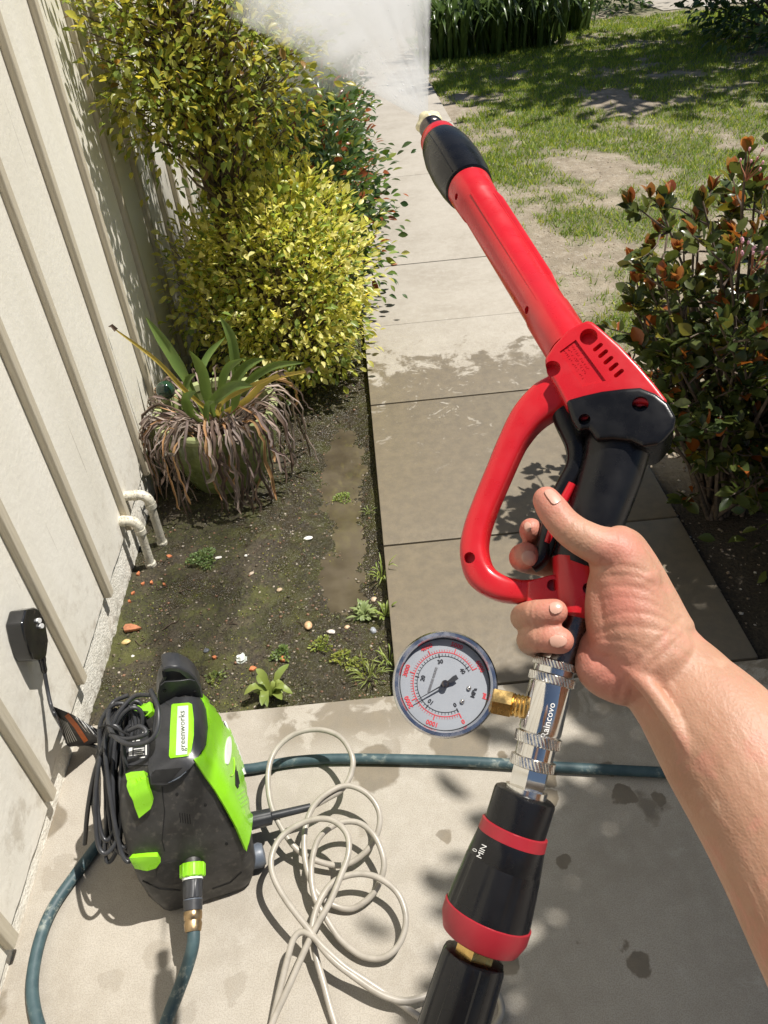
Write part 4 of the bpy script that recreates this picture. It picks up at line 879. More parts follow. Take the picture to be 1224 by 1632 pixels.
# water inlet fittings (part of the hose end), high pressure outlet
a0, a1 = Vector((-.418, .742, .135)), Vector((-.412, .640, .098))
ax = (a1 - a0).normalized()
knl = lambda k, th: 1 + .035 * (1 if math.sin(th * 12) > 0 else -1)
MB().lathe(a0 - ax * .02, a1, [(0, .018), (.020, .018)], 32).build('inlet_stub', M_blk, washer)
MB().lathe(a0, a1, [(0, .0205), (.002, .0225), (.022, .0225), (.024, .0205)], 96, fn=knl).build('inlet_collar', M_grn, washer)
MB().lathe(a0 + ax * .024, a1, [(0, .0185), (.004, .0185)], 32).build('inlet_washer', M_wht, washer)
hose = empty('garden_hose', (-.131, 1.021, .011)); tag(hose, 'worn teal garden hose crossing the patio and coupled to the washer inlet', 'garden hose')
nh = N('teal_hose'); hv = nh.noise(60, 5, .65); hw = nh.noise(9, 3)
c_ = nh.mix(nh.ramp(nh.noise(30, 4), .3, .7), (.030, .062, .072), (.058, .100, .108)); c_ = nh.mix(nh.math('MULTIPLY', nh.ramp(hv, .5, .66), nh.ramp(hw, .42, .62, 0, .75)), c_, (.33, .35, .30))
M_hose = nh.fin(Base_Color=c_, Roughness=.55, Normal=nh.bump(hv, .3, .001))
hp = [gnd(1400, 1250, .0115), gnd(1250, 1238, .0115), gnd(1060, 1231, .0115), gnd(900, 1223, .0115), gnd(730, 1213, .0115), gnd(560, 1209, .0115), gnd(470, 1213, .0115), gnd(390, 1226, .0115), Vector((-.47, 1.03, .0115)), Vector((-.58, .985, .0115)), Vector((-.64, .905, .0115)),
      gnd(118, 1397, .0115), gnd(80, 1455, .0115), gnd(58, 1520, .0115), gnd(52, 1590, .0115), gnd(75, 1665, .0115), gnd(130, 1720, .0115), gnd(200, 1720, .0115), gnd(248, 1665, .014), gnd(275, 1602, .030), gnd(297, 1545, .062), a1 + ax * .02, a1 - ax * .015]
pts = spline(hp, 10); mb_ = MB(); mb_.sweep(pts, .0112, n=20); mb_.build('hose_tube', M_hose, hose, 60)
M_brs = plain('worn_brass', (.42, .30, .17), .35, 1, var=.2, vs=60)
MB().lathe(a0 + ax * .028, a1, [(0, .0165), (.002, .0180), (.030, .0172), (.032, .0155), (.034, .0175), (.050, .0165), (.052, .0145)], 48, fn=lambda k, th: 1 + (.02 * (1 if math.sin(th * 10) > 0 else -1) if 1 <= k <= 2 else 0)).build('hose_coupler', M_blk2, hose)
MB().lathe(a0 + ax * .060, a1, [(0, .0170), (.016, .0160)], 48).build('coupler_ring', M_gry, hose)
MB().lathe(a0 + ax * .078, a1, [(0, .0150), (.004, .0165), (.014, .0160), (.016, .0145), (.022, .0160), (.034, .0140)], 40).build('brass_ferrule', M_brs, hose)
o0 = gnd(385, 1312, .075); o1 = gnd(495, 1286, .062)
MB().lathe(o0, o1, [(0, .017), (.012, .017), ((o1 - o0).length * .42, .0155), ((o1 - o0).length * .44, .0085), ((o1 - o0).length, .0075)], 40, fn=lambda k, th: 1 + (.05 if 0 < k < 3 and math.sin(th * 9) > 0 else 0)).build('outlet_fitting', M_blk2, washer)

# springy high pressure hose
hph = empty('pressure_hose', gnd(520, 1420)); tag(hph, 'looping cream high pressure hose lying in coils on the patio', 'hose')
nhp = N('cream_hose'); M_hp = nhp.fin(Base_Color=nhp.mix(nhp.ramp(nhp.noise(40, 4), .35, .7), (.40, .365, .31), (.33, .30, .25)), Roughness=.34)
def c5(x, y): return (340 + .343 * x, 1120 + .343 * y)
H1 = [(455, 485, 65), (530, 445, 66), (600, 400, 70), (640, 330, 78), (645, 250, 90), (590, 160, 98), (490, 125, 100), (380, 145, 98), (290, 220, 90), (255, 330, 80), (270, 480, 66), (340, 620, 50), (400, 690, 38), (480, 735, 28), (600, 755, 24), (700, 700, 30), (765, 600, 46), (768, 500, 62), (710, 420, 74), (620, 385, 80), (530, 420, 80), (460, 490, 74), (425, 600, 64), (430, 750, 50), (480, 880, 32), (560, 940, 16), (650, 955, 12), (740, 890, 22), (785, 800, 38), (790, 720, 50), (750, 620, 62), (680, 560, 68), (600, 555, 70), (530, 590, 68), (480, 650, 62), (455, 770, 50), (470, 900, 38), (530, 1010, 26), (600, 1110, 18), (700, 1180, 16), (800, 1180, 20), (870, 1110, 28), (895, 1000, 40), (860, 890, 50), (780, 820, 56), (690, 795, 58), (600, 810, 58), (540, 850, 56), (490, 930, 52), (462, 1020, 46), (462, 1100, 40), (480, 1190, 34), (512, 1300, 24), (550, 1440, 14), (600, 1580, 9), (680, 1720, 9)]
H2 = [(150, 1750, 9), (230, 1600, 14), (290, 1450, 24), (350, 1320, 38), (420, 1160, 54), (480, 1035, 66), (540, 930, 76), (590, 810, 86), (628, 700, 94), (620, 610, 99), (560, 550, 102), (480, 540, 102), (390, 570, 100), (310, 630, 96), (270, 720, 90), (280, 810, 84), (340, 920, 76), (440, 1050, 66), (540, 1180, 54), (650, 1270, 42), (780, 1355, 32), (900, 1385, 26), (1040, 1345, 22), (1170, 1300, 20), (1300, 1330, 16), (1340, 1440, 12), (1260, 1540, 10), (1120, 1530, 10), (990, 1480, 12), (880, 1405, 18), (790, 1345, 26), (700, 1285, 36), (610, 1225, 48), (520, 1145, 58), (460, 1085, 64), (410, 1065, 64), (372, 1100, 60), (345, 1190, 50), (315, 1310, 36), (285, 1440, 22), (250, 1600, 12), (210, 1750, 9)]
for Hh in (H1, H2):
    mb_ = MB(); mb_.sweep(spline([gnd(*c5(x, y), z * .001) for x, y, z in Hh], 8), .0058, n=14); mb_.build('hose_tube', M_hp, hph, 60)

# plug, cord and warning tag at the wall
pg = empty('power_plug', (XS, 1.17, .32)); tag(pg, 'bulky black safety plug on the wall with cord and striped warning tag', 'plug')
PX0 = XS + .0005; front = XS + .036
def wp(px, py, X): return onx(px, py, X)
def c3(x, y): return (x * .2451, 800 + y * .2451)
ol = [c3(*q) for q in ((88, 700), (180, 685), (225, 700), (285, 770), (300, 840), (318, 900), (300, 990), (285, 1030), (165, 1028), (130, 985), (80, 880), (50, 790))]
ol = [(q[0] * .64 + 78 * .36, q[1]) for q in ol]; fr3 = [wp(*q, front) for q in ol]; k = len(fr3); bk = [Vector((PX0, p.y + (p.y - fr3[0].y) * 0, p.z)) for p in fr3]
pm = MB().add([p + Vector((0, 0, 0)) for p in fr3] + [Vector((XS + .020, *p.yz)) for p in fr3] + bk, [tuple(range(k))] + [(i, (i + 1) % k, k + (i + 1) % k, k + i) for i in range(k)] + [(k + i, k + (i + 1) % k, 2 * k + (i + 1) % k, 2 * k + i) for i in range(k)] + [tuple(2 * k + i for i in range(k))[::-1]])
M_gloss = plain('glossy_black', (.010, .010, .011), .12, var=.2, coat=.5); pb_ = pm.build('plug_body', M_gloss, pg, bevel=.005, seg=3); PBT = bvh(pb_)
for cx, cy in ((246, 772), (262, 806)):
    skin_patch('test_button', [c3(cx + 13 * math.cos(a), cy + 17 * math.sin(a)) for a in np.linspace(0, 6.28, 14, endpoint=False)], PBT, M_wht, pg, lift=.002, thick=.004, cell=3)
cpts = [wp(*c3(275, 1030), XS + .03), wp(*c3(290, 1110), XS + .03), wp(*c3(305, 1200), XS + .032), wp(*c3(330, 1320), XS + .04), wp(*c3(365, 1400), XS + .055), gnd(*c3(430, 1500), .03), gnd(*c3(520, 1560), .012), gnd(*c3(640, 1600), .03), gnd(170, 1215, .12), gnd(178, 1180, .22)]
MB().sweep(spline([wp(*c3(272, 1015), XS + .03), cpts[0], cpts[1]], 4), [.008] * 5 + [.0065] * 3 + [.005], n=12).build('strain_relief', M_gloss, pg)
MB().sweep(spline(cpts[1:], 8), .0042, n=10).build('cord', M_blk2, pg, 60)
# tag: a folded strip with stripe and print
tg = [c3(*q) for q in ((345, 1330), (470, 1380), (560, 1440), (640, 1480), (660, 1560), (560, 1580), (440, 1590), (395, 1490))]
Pt = [onx(*tg[0], -.715), onx(*tg[1], -.70), gnd(*tg[2], .055), gnd(*tg[3], .05), gnd(*tg[4], .02), gnd(*tg[5], .018), gnd(*tg[6], .02), onx(*tg[7], -.705)]
b = bmesh.new(); f = b.faces.new([b.verts.new(p) for p in Pt]); bmesh.ops.triangulate(b, faces=b.faces[:]); me = bpy.data.meshes.new('warning_tag'); b.to_mesh(me); b.free()
tgo = link('warning_tag', me, plain('tag_grey', (.055, .055, .058), .5), pg, 0); s_ = tgo.modifiers.new('s', 'SOLIDIFY'); s_.thickness = .0012; bake(tgo); tgo['label'] = 'dark warning tag with an orange stripe'; TGT = bvh(tgo)
def tline(pts, m, w_=7, lift=.0012):
    for q in range(len(pts) - 1):
        (x0, y0), (x1, y1) = pts[q], pts[q + 1]; L_ = math.hypot(x1 - x0, y1 - y0); nx_, ny_ = -(y1 - y0) / L_ * w_, (x1 - x0) / L_ * w_
        skin_patch('printed_line', [c3(x0 - nx_, y0 - ny_), c3(x1 - nx_, y1 - ny_), c3(x1 + nx_, y1 + ny_), c3(x0 + nx_, y0 + ny_)], TGT, m, tgo, lift=lift, thick=0, cell=4)
M_org = plain('orange_print', (.72, .17, .03), .5)
tline([(432, 1380), (495, 1455), (560, 1555)], M_org, 16)
for i in range(6): tline([(385 + i * 10, 1400 + i * 6), (430 + i * 14, 1570 - i * 4)], M_wht, 2.6)
for i in range(5): tline([(490 + i * 26, 1400 + i * 14), (560 + i * 24, 1490 + i * 10)], M_wht, 2.2)
# ================================================================== SPRAY GUN IN THE HAND
gA, gB, gC = dep(690, 205, .55), dep(960, 600, .475), dep(900, 960, .452)
GN = (gB - gA).cross(gC - gA).normalized()
if GN.dot(EYE - gB) < 0: GN = -GN
def gp_(px, py, off=0.0):
    """point of the gun's mid plane seen at a photo point, or of a plane parallel to it"""
    r = ray(px, py); return EYE + r * ((gB + GN * off - EYE).dot(GN) / r.dot(GN))
def gs(pts, off=0.0): return [gp_(x, y, off) for x, y in pts]
def z1(pts): return [(840 + .2124 * x, 480 + .2124 * y) for x, y in pts]
M_red = plain('red_plastic', (.54, .013, .020), .30, var=.05, vs=30, bs=.12, bscale=1500, bdist=.0003, coat=.15)
M_red2 = plain('dull_red_rubber', (.32, .017, .027), .42, var=.08, vs=40)
M_grip = plain('grip_black', (.006, .006, .007), .27, var=.2, vs=30, bs=.15, bscale=1500, bdist=.0003, spec=.38)
M_chr = plain('chrome', (.78, .76, .72), .12, 1, var=.05, vs=60); M_knl = plain('knurled_chrome', (.70, .68, .64), .24, 1, var=.1, vs=200)
M_brass = plain('yellow_brass', (.66, .44, .16), .24, 1, var=.12, vs=80); M_steel = plain('dark_steel', (.16, .14, .13), .25, 1, var=.2, vs=80)
gun = empty('spray_gun', gp_(900, 960)); tag(gun, 'red and black pressure washer gun held in the hand and spraying', 'spray gun')
# housing
ho = z1([(130, 430), (200, 325), (300, 215), (380, 168), (450, 140), (490, 148), (560, 205), (700, 330), (850, 490), (960, 620), (1062, 752), (1000, 790), (850, 760), (560, 790), (320, 820), (285, 770), (215, 630), (140, 500)])
hs = MB().prism(gs(ho, .019), GN, .038).build('housing', M_red, gun, bevel=.0055, seg=4)
ct = MB()
for i in range(6):
    x0, y0 = 500 + i * 39.5, 270 + i * 49; a_, b_ = z1([(x0 + 12, y0 - 2)])[0], z1([(x0 - 30, y0 + 33)])[0]
    ct.sweep(gs([a_, b_], .021), .0014, .006, nrm=GN, n=10, round_caps=True)
ct2 = MB(); ct3 = MB()
for x0, y0, r_ in ((455, 205, .0052), (175, 450, .0050)):
    q = gp_(*z1([(x0, y0)])[0], .03); ct2.lathe(q, q - GN, [(0, r_), (.018, r_)], 20)
pl_ = z1([(240, 352), (362, 262), (590, 572), (415, 618)]); ct3.prism(gs(pl_, .024), GN, .0062)
cut(hs, ct); cut(hs, ct2); cut(hs, ct3); HT = bvh(hs)
# raised print in the recess
for row in range(4):
    f0 = (row + .75) / 4.6
    p0 = Vector(pl_[0]).lerp(Vector(pl_[1]), f0); p1 = Vector(pl_[3]).lerp(Vector(pl_[2]), f0); mb_ = MB(); x = .10
    while x < .88 - .08 * row % 3:
        w_ = random.uniform(.025, .05); a_, b_ = p0.lerp(p1, x), p0.lerp(p1, x + w_); up_ = (Vector(pl_[1]) - Vector(pl_[0])).normalized() * 2.2
        for s_ in range(2): c_, d_ = a_.lerp(b_, random.random()) + up_ * random.uniform(-1, 1), a_.lerp(b_, random.random()) + up_ * random.uniform(-1, 1); mb_.sweep(gs([c_, d_], .0178), .00022, .00035, nrm=GN, n=6)
        x += w_ + (.014 if random.random() < .8 else .05)
    mb_.build('raised_print', M_red, gun, 0)
# black lower cap
co_ = z1([(288, 738), (420, 700), (560, 668), (720, 648), (850, 640), (965, 685), (1062, 760), (1122, 868), (1105, 950), (1040, 1030), (990, 1075), (870, 1092), (780, 1045), (640, 1030), (520, 1040), (470, 950), (385, 972), (330, 880)])
cp = MB().prism(gs(co_, .0215), GN, .043).build('grip_cap', M_grip, gun, bevel=.0065, seg=4)
ct = MB()
for x0, y0, r_ in ((852, 732, .0046), (425, 850, .0034)):
    q = gp_(*z1([(x0, y0)])[0], .03); ct.lathe(q, q - GN, [(0, r_), (.016, r_)], 20)
cut(cp, ct)
for x0, y0, r_ in ((852, 732, .0045), (425, 850, .0033)):
    q = gp_(*z1([(x0, y0)])[0], .0165); MB().lathe(q, q - GN, [(0, r_), (.003, r_)], 20).build('screw_well', M_red, gun)
# grip, lower collar and shaft
MB().sweep(gs(spline([(990, 672, 0), (978, 735, 0), (958, 800, 0), (936, 860, 0), (920, 902, 0)], 6) and [(p.x, p.y) for p in spline([(990, 672, 0), (978, 735, 0), (958, 800, 0), (936, 860, 0), (920, 902, 0)], 6)]), interp([.0205, .0188, .0175, .0165, .0150], 25), interp([.0175, .0170, .0165, .016, .015], 25), nrm=GN, n=40, exp=2.4).build('grip', M_grip, gun, 60)
MB().sweep(gs([(972, 705), (952, 772), (930, 838), (915, 882)], .0148), [.0006] * 4, [.0012] * 4, nrm=GN, n=8).build('grip_seam', M_grip, gun, 60)
col = MB().sweep(gs([(920, 888), (919, 892), (921, 940), (922, 980), (921, 986)]), [.0125, .0138, .0136, .0128, .0110], [.0135, .0150, .0148, .014, .012], nrm=GN, n=36, exp=2.6).build('lower_collar', M_red, gun, 40)
q = gp_(937, 932, .03); ct = MB().lathe(q, q - GN, [(0, .0036), (.022, .0036)], 20); cut(col, ct)
MB().ball(gp_(938, 933, .0095), .0026, nu=12, nv=8).build('screw', M_chr, gun, 60)
jb = MB().prism(gs([(840, 926), (868, 918), (884, 914), (892, 922), (894, 962), (884, 962), (862, 966), (838, 964)], .0105), GN, .021).build('guard_joint', M_red, gun, bevel=.004, seg=3)
q = gp_(876, 925, .03); ct = MB().lathe(q, q - GN, [(0, .0034), (.026, .0034)], 20); cut(jb, ct)
MB().lathe(gp_(921, 980), gp_(893, 1050), [(0, .0105), ((gp_(921, 980) - gp_(893, 1050)).length + .004, .0105)], 32).build('shaft', M_steel, gun)
# trigger guard
gl_ = [(905, 622), (872, 640), (842, 667), (818, 705), (796, 755), (774, 808), (760, 850), (757, 885), (768, 918), (796, 937), (832, 944), (862, 942)]
gpt = [(p.x, p.y) for p in spline([(x, y, 0) for x, y in gl_], 6)]
gd = MB().sweep(gs(gpt), interp([.0120, .0125, .0105, .0085, .0080, .0078, .0080, .0085, .0090, .0080, .0070, .0070], len(gpt)), interp([.0115, .0115, .0112, .011, .011, .011, .011, .011, .0105, .0098, .0092, .009], len(gpt)), nrm=GN, n=28, exp=3.4).build('trigger_guard', M_red, gun, 50)
q = gp_(738, 880, .03); ct = MB().lathe(q, q - GN, [(0, .0034), (.026, .0034)], 20); cut(gd, ct)
# trigger and its lock
tpt = [(p.x, p.y) for p in spline([(x, y, 0) for x, y in ((893, 645), (903, 672), (919, 712), (918, 745), (902, 775), (886, 806), (875, 847), (864, 888), (848, 905))], 5)]
MB().sweep(gs(tpt), interp([.0072, .0075, .0068, .0062, .0056, .0055, .0052, .0045, .0030], len(tpt)), .0085, nrm=GN, n=24, exp=3).build('trigger', M_grip, gun, 50)
MB().sweep(gs([(912, 772), (897, 800), (884, 836), (872, 866)], .006), [.0024, .0026, .0028, .0016], .0045, nrm=GN, n=16, exp=3).build('trigger_lock', M_red, gun, 50)
# barrel, front grip and nozzle
ZA, ZO, ZT = pix(gp_(903, 549))[2], pix(gp_(687, 203))[2], .70      # the barrel points forward out of the handle's plane
b0, b1 = gp_(903, 549), dep(687, 203, ZT); BL = (b1 - b0).length; BA = (b1 - b0).normalized(); GB = (GN - BA * GN.dot(BA)).normalized(); BS = BA.cross(GB).normalized()
if BS.dot(gp_(1000, 400) - gp_(800, 500)) < 0: BS = -BS
def fm(f):
    g = f * ZO / (ZA + (ZO - ZA) * f); return g * ZA / (ZT - (ZT - ZA) * g)
def fs(f): return (ZA + (ZT - ZA) * fm(f)) / (ZA + (ZO - ZA) * f)
def bp_(f, s=0.0, g=0.0): return b0 + BA * BL * fm(f) + (BS * s + GB * g) * fs(f)
def lt(prof, nm, m, par=gun, n=40, **k): return MB().lathe(b0, b1, [(fm(t) * BL, r * fs(t)) for t, r in prof], n, up=GB, **k).build(nm, m, par, 40)
br = lt([(-.03, .0150), (.12, .0148), (.125, .0141), (.60, .0134), (.605, .0142), (.66, .0149), (.688, .0153), (.692, .0144)], 'barrel', M_red)
ct = MB()
for f, sd in ((.64, -1), (.135, -1)):
    q = bp_(f, -.0122, .0095); d_ = (GB * .62 - BS * .78).normalized(); ct.lathe(q + d_ * .01, q - d_, [(0, .0026), (.014, .0026)], 16)
cut(br, ct)
for s_, off in ((1, .0128),):
    pts_ = [bp_(f, off - .0008, .0058) for f in (.16, .22, .40, .56, .60)]
    MB().sweep(pts_, [.0012, .0028, .0028, .0028, .0012], [.0010, .0022, .0022, .0022, .001], nrm=GN, n=14, exp=4).build('barrel_rail', M_red, gun, 40)
    MB().sweep([bp_(f, .0102, .0088) for f in (.18, .38, .58)], .0006, .0006, nrm=GN, n=6).build('rail_groove', M_red, gun, 40)
MB().sweep([bp_(f, -.0033, .01335) for f in np.linspace(.10, .60, 8)], .0002, .0005, nrm=GN, n=6).build('mould_line', M_red, gun, 0)
lt([(.690, .0148), (.694, .0166), (.73, .0178), (.79, .0184), (.85, .0176), (.895, .0154), (.912, .0136)], 'front_grip', M_grip)
MB().sweep([bp_(f, -.006, r_) for f, r_ in ((.70, .0160), (.74, .0168), (.79, .0174), (.85, .0166), (.90, .0140))], .0003, .0006, nrm=GN, n=6).build('grip_line', M_grip, gun, 0)
lt([(.905, .0134), (.912, .0140), (.935, .0132), (.940, .0118)], 'front_ring', M_red)
lt([(.93, .0060), (.962, .0060)], 'stem', M_steel)
lt([(.956, .0070), (.960, .0088), (.976, .0088), (.979, .0078), (.982, .0086), (.998, .0086), (1.0, .007)], 'nozzle_collar', M_steel)
nz = lt([(.998, .0075), (1.004, .0088), (1.018, .0090), (1.030, .0074), (1.034, .004)], 'nozzle_tip', plain('pale_yellow_plastic', (.72, .66, .42), .35, var=.2, vs=300), fn=lambda k, th: 1 + .10 * math.sin(th * 5 + k))

# ------------------------------------------------------------------ coupler with gauge
cpl = empty('gauge_coupler', gp_(860, 1160)); tag(cpl, 'chrome quick coupler carrying a round pressure gauge below the gun', 'coupler')
k0, k1 = gp_(888, 1045), gp_(836, 1272); KL = (k1 - k0).length; KA = (k1 - k0).normalized(); KR = (gp_(900, 1160) - gp_(860, 1160)).length / 40
def kl(prof, nm, m, par=cpl, n=48, fn=None): return MB().lathe(k0, k1, [(t * KL, r * KR) for t, r in prof], n, up=GN, fn=fn).build(nm, m, par, 35)
kn = lambda k, th: 1 + (.020 * math.sin(th * 40 + k * 1.1) if 0 < k < 9 else 0)
kr = lambda a, b, r: [(a, r - 2.5)] + [(a + (b - a) * (.08 + .84 * i / 7), r) for i in range(8)] + [(b, r - 2.5)]
kl([(-.02, 28), (.03, 28), (.035, 33), (.13, 33)], 'sleeve', M_chr)
kl(kr(.035, .09, 36), 'knurled_ring', M_knl, n=240, fn=kn)
kl(kr(.135, .20, 37.5), 'knurled_ring', M_knl, n=240, fn=kn)
bd = kl([(.19, 33), (.215, 34.5), (.53, 34.5), (.56, 32)], 'body', M_chr); KBT = bvh(bd)
kl(kr(.555, .635, 37), 'knurled_ring', M_knl, n=240, fn=kn)
kl([(.62, 31), (.74, 31)], 'sleeve', M_chr)
kl(kr(.72, .795, 36), 'knurled_ring', M_knl, n=240, fn=kn)
kl([(.78, 30), (.79, 31), (.92, 31), (.94, 29)], 'hex_nut', M_chr, n=6)
kl([(.93, 34), (.98, 34), (.99, 32)], 'flange', M_chr)
px_text('lettering', 'Raincovo', (874, 1148), (.235, -.972), (-.972, -.235), 15.5, KBT, plain('etched_silver', (.85, .84, .80), .6), bd, lift=.0004, bold=.02)
# brass elbow
f0, f1 = gp_(786, 1117, .004), gp_(852, 1130, .002); FA = (f1 - f0).normalized()
MB().lathe(f0, f1, [(0, .0080), (.0105, .0080), (.011, .0072)], 6, up=GN).build('brass_nut', M_brass, cpl, 30)
MB().lathe(f0 + FA * .0105, f1, [(t, .0060 + (.0008 if i % 2 else 0)) for i, t in enumerate(np.linspace(0, .0125, 12))], 24).build('brass_thread', M_brass, cpl, 60)
# gauge
ctr = gp_(709, 1090, .008); gN = ((EYE - ctr).normalized() + RC @ Vector((.10, -.06, 0))).normalized()
U = (gp_(709 - 95, 1090 - 31, .008) - ctr); U = (U - gN * U.dot(gN)).normalized(); Rr = U.cross(gN).normalized()
if Rr.dot(gp_(740, 995) - gp_(709, 1090)) < 0: Rr = -Rr
GR = (gp_(709 + 82, 1090) - gp_(709, 1090)).length
gau = empty('pressure_gauge', ctr); gau.parent = cpl; gau.matrix_parent_inverse = cpl.matrix_world.inverted()
gau['label'] = 'round liquid filled pressure gauge with red and black scales'
MB().lathe(ctr - gN * .024, ctr, [(0, GR * .90), (.002, GR * .96), (.018, GR * .97), (.0205, GR), (.0265, GR), (.0285, GR * .965), (.0285, GR * .90), (.0262, GR * .865), (.0225, GR * .855)], 96, caps=False).build('bezel', plain('stainless', (.60, .60, .62), .20, 1, var=.1, vs=90), gau, 30)
MB().lathe(ctr - gN * .025, ctr, [(0, 0.001), (0, GR * .92), (.003, GR * .92)], 64).build('case_back', M_steel, gau)
dial = MB().lathe(ctr - gN * .003, ctr, [(0, GR * .87), (.0015, GR * .87)], 96).build('dial', plain('dial_white', (.33, .35, .38), .5, var=.03), gau, 30)
MB().lathe(ctr - gN * .0016, ctr, [(0, GR * .862), (.0032, GR * .862), (.0032, GR * .852), (0, GR * .85)], 96, caps=False).build('gasket', M_dark, gau, 30)
def dp(th, r, h=.0): return ctr - gN * (.0014 - h) + (U * math.cos(th) + Rr * math.sin(th)) * (r * GR)
def th_(v): return math.radians(-135 + 270 * v / 6000)
M_rp = plain('red_print', (.62, .05, .06), .5); M_bp = plain('black_print', (.015, .015, .018), .5); M_gp = plain('grey_print', (.16, .16, .17), .5)
def arc(r0, r1, m, nm, h=.0001):
    mb_ = MB(); A_ = np.linspace(th_(0), th_(6000), 90); V = [dp(a, r, h) for a in A_ for r in (r0, r1)]; mb_.add(V, [(2 * i, 2 * i + 1, 2 * i + 3, 2 * i + 2) for i in range(89)]); mb_.build(nm, m, dial, 0)
def ticks(vals, r0, r1, w_, m, nm, h=.0001):
    mb_ = MB()
    for v in vals:
        a = th_(v); s_ = (-U * math.sin(a) + Rr * math.cos(a)) * w_ * GR; mb_.add([dp(a, r0, h) - s_, dp(a, r0, h) + s_, dp(a, r1, h) + s_, dp(a, r1, h) - s_], [(0, 1, 2, 3)])
    mb_.build(nm, m, dial, 0)
arc(.595, .610, M_rp, 'red_scale'); arc(.520, .532, M_bp, 'black_scale')
ticks([v * 100 for v in range(61)], .605, .655, .0045, M_rp, 'red_scale'); ticks([v * 1000 for v in range(7)], .60, .70, .010, M_rp, 'red_scale', .0002)
ticks([v * 145 for v in range(42)], .53, .575, .0045, M_bp, 'black_scale'); ticks([v * 1450.4 for v in range(5)], .50, .58, .010, M_bp, 'black_scale', .0002)
def dtext(s, th, r, size, m, nm='lettering', flip=None):
    o_ = dp(th, r, .0002); ra_ = (U * math.cos(th) + Rr * math.sin(th)); ta = (-U * math.sin(th) + Rr * math.cos(th))
    if flip: ra_, ta = flip
    return text_on(nm, s, lambda x, y: o_ + ta * x * GR + ra_ * y * GR, m, dial, size, bold=.004)
for v in range(0, 7): dtext(str(v * 1000), th_(v * 1000), .765, .118, M_rp)
for v, s in ((0, '0'), (1450, '10'), (2901, '20'), (4351, '30'), (5802, '40')): dtext(s, th_(v), .425, .11, M_bp)
dtext('MPa', math.pi * .985, .58, .11, M_bp, flip=(U, Rr)); dtext('psi', math.pi * .985, .78, .10, M_rp, flip=(U, Rr)); dtext('PRESSURE GAUGE', .0, .24, .062, M_gp, flip=(U, Rr))
na = th_(1930); mb_ = MB(); s_ = (-U * math.sin(na) + Rr * math.cos(na)) * GR
mb_.prism([dp(na, -.20, .003) - s_ * .05, dp(na, -.10, .003) - s_ * .028, dp(na, 0, .003) - s_ * .016, dp(na, .66, .003) - s_ * .004, dp(na, .66, .003) + s_ * .004, dp(na, 0, .003) + s_ * .016, dp(na, -.10, .003) + s_ * .028, dp(na, -.20, .003) + s_ * .05, dp(na, -.27, .003) + s_ * .045, dp(na, -.27, .003) - s_ * .045], gN, .0005); mb_.build('needle', M_bp, gau, 0)
MB().lathe(dp(0, 0, .0), ctr + gN, [(0, .0021), (.0040, .0021), (.0046, .0014)], 24).build('needle_hub', M_steel, gau)
for th, r in ((math.radians(170), .47), (math.radians(205), .46)): MB().ball(dp(th, r, .0004), .0014, nu=12, nv=8).build('dial_screw', M_chr, gau, 60)
ng = N('gauge_glass'); tr = ng.n('BsdfTransparent'); gs_ = ng.n('BsdfGlossy', Roughness=.03); lw0 = ng.n('LayerWeight'); lw = ng.n('MapRange'); mx = ng.n('MixShader'); ng.set(lw.inputs[0], ng.math('POWER', lw0.outputs['Facing'], 4.0)); lw.inputs[3].default_value = .05; lw.inputs[4].default_value = .9
ng.t.links.new(lw.outputs[0], mx.inputs[0]); ng.t.links.new(tr.outputs[0], mx.inputs[1]); ng.t.links.new(gs_.outputs[0], mx.inputs[2]); ng.t.links.new(mx.outputs[0], ng.out.inputs[0])
MB().lathe(ctr + gN * .0026, ctr + gN, [(0, GR * .858), (.0006, GR * .6), (.0009, GR * .3), (.0010, .0001)], 64, caps=False).build('gauge_window', ng.m, gau, 40)

# ------------------------------------------------------------------ regulator and hose end
rg = empty('pressure_regulator', gp_(800, 1400)); tag(rg, 'black tapered pressure regulator with two dull red rings under the coupler', 'regulator')
r0_, r1_ = gp_(838, 1264), gp_(764, 1500); RL = (r1_ - r0_).length; RA = (r1_ - r0_).normalized()
KR2 = (gp_(840, 1380) - gp_(800, 1380)).length / 40
def rl(prof, nm, m, n=64, fn=None): return MB().lathe(r0_, r1_, [(t * RL, r * KR2) for t, r in prof], n, up=GN, fn=fn).build(nm, m, rg, 35)
rl([(.0, 44), (.012, 49), (.03, 50.5), (.24, 50), (.25, 48)], 'top_cap', M_grip)
rl([(.235, 52), (.24, 54.5), (.315, 55.5), (.32, 53)], 'red_ring', M_red2)
cone = rl([(.315, 55), (.32, 55.5), (.47, 60.5), (.475, 60)], 'knob', M_grip); CT = bvh(cone)
fl = lambda k, th: 1 + (.018 * (1 if math.sin(th * 7) > -.2 else -1) * min(1, k) * (1 if k < 4 else 0))
rl([(.47, 60), (.50, 61.5), (.65, 65), (.78, 68), (.82, 68.5), (.825, 66)], 'fluted_skirt', M_grip, n=140, fn=lambda k, th: 1 + (-.022 if math.sin(th * 9) > .75 and 1 <= k <= 3 else 0))
rl([(.81, 68.5), (.815, 71), (.90, 70.5), (.985, 62), (.995, 58), (.995, 20)], 'red_ring', M_red2)
rl([(.99, 33), (1.0, 34), (1.12, 34), (1.13, 31)], 'brass_nut', M_brass, n=6)
px_text('lettering', 'MIN', (768, 1357), (.42, -.90), (-.90, -.42), 13, CT, M_wht, cone, lift=.0006, bold=.012)
px_text('lettering', '0', (757, 1355), (.42, -.90), (-.90, -.42), 11, CT, M_wht, cone, lift=.0006, bold=.01)
he = empty('hose_end', gp_(745, 1580)); tag(he, 'ribbed black hand nut of the hose below the brass fitting', 'hose nut')
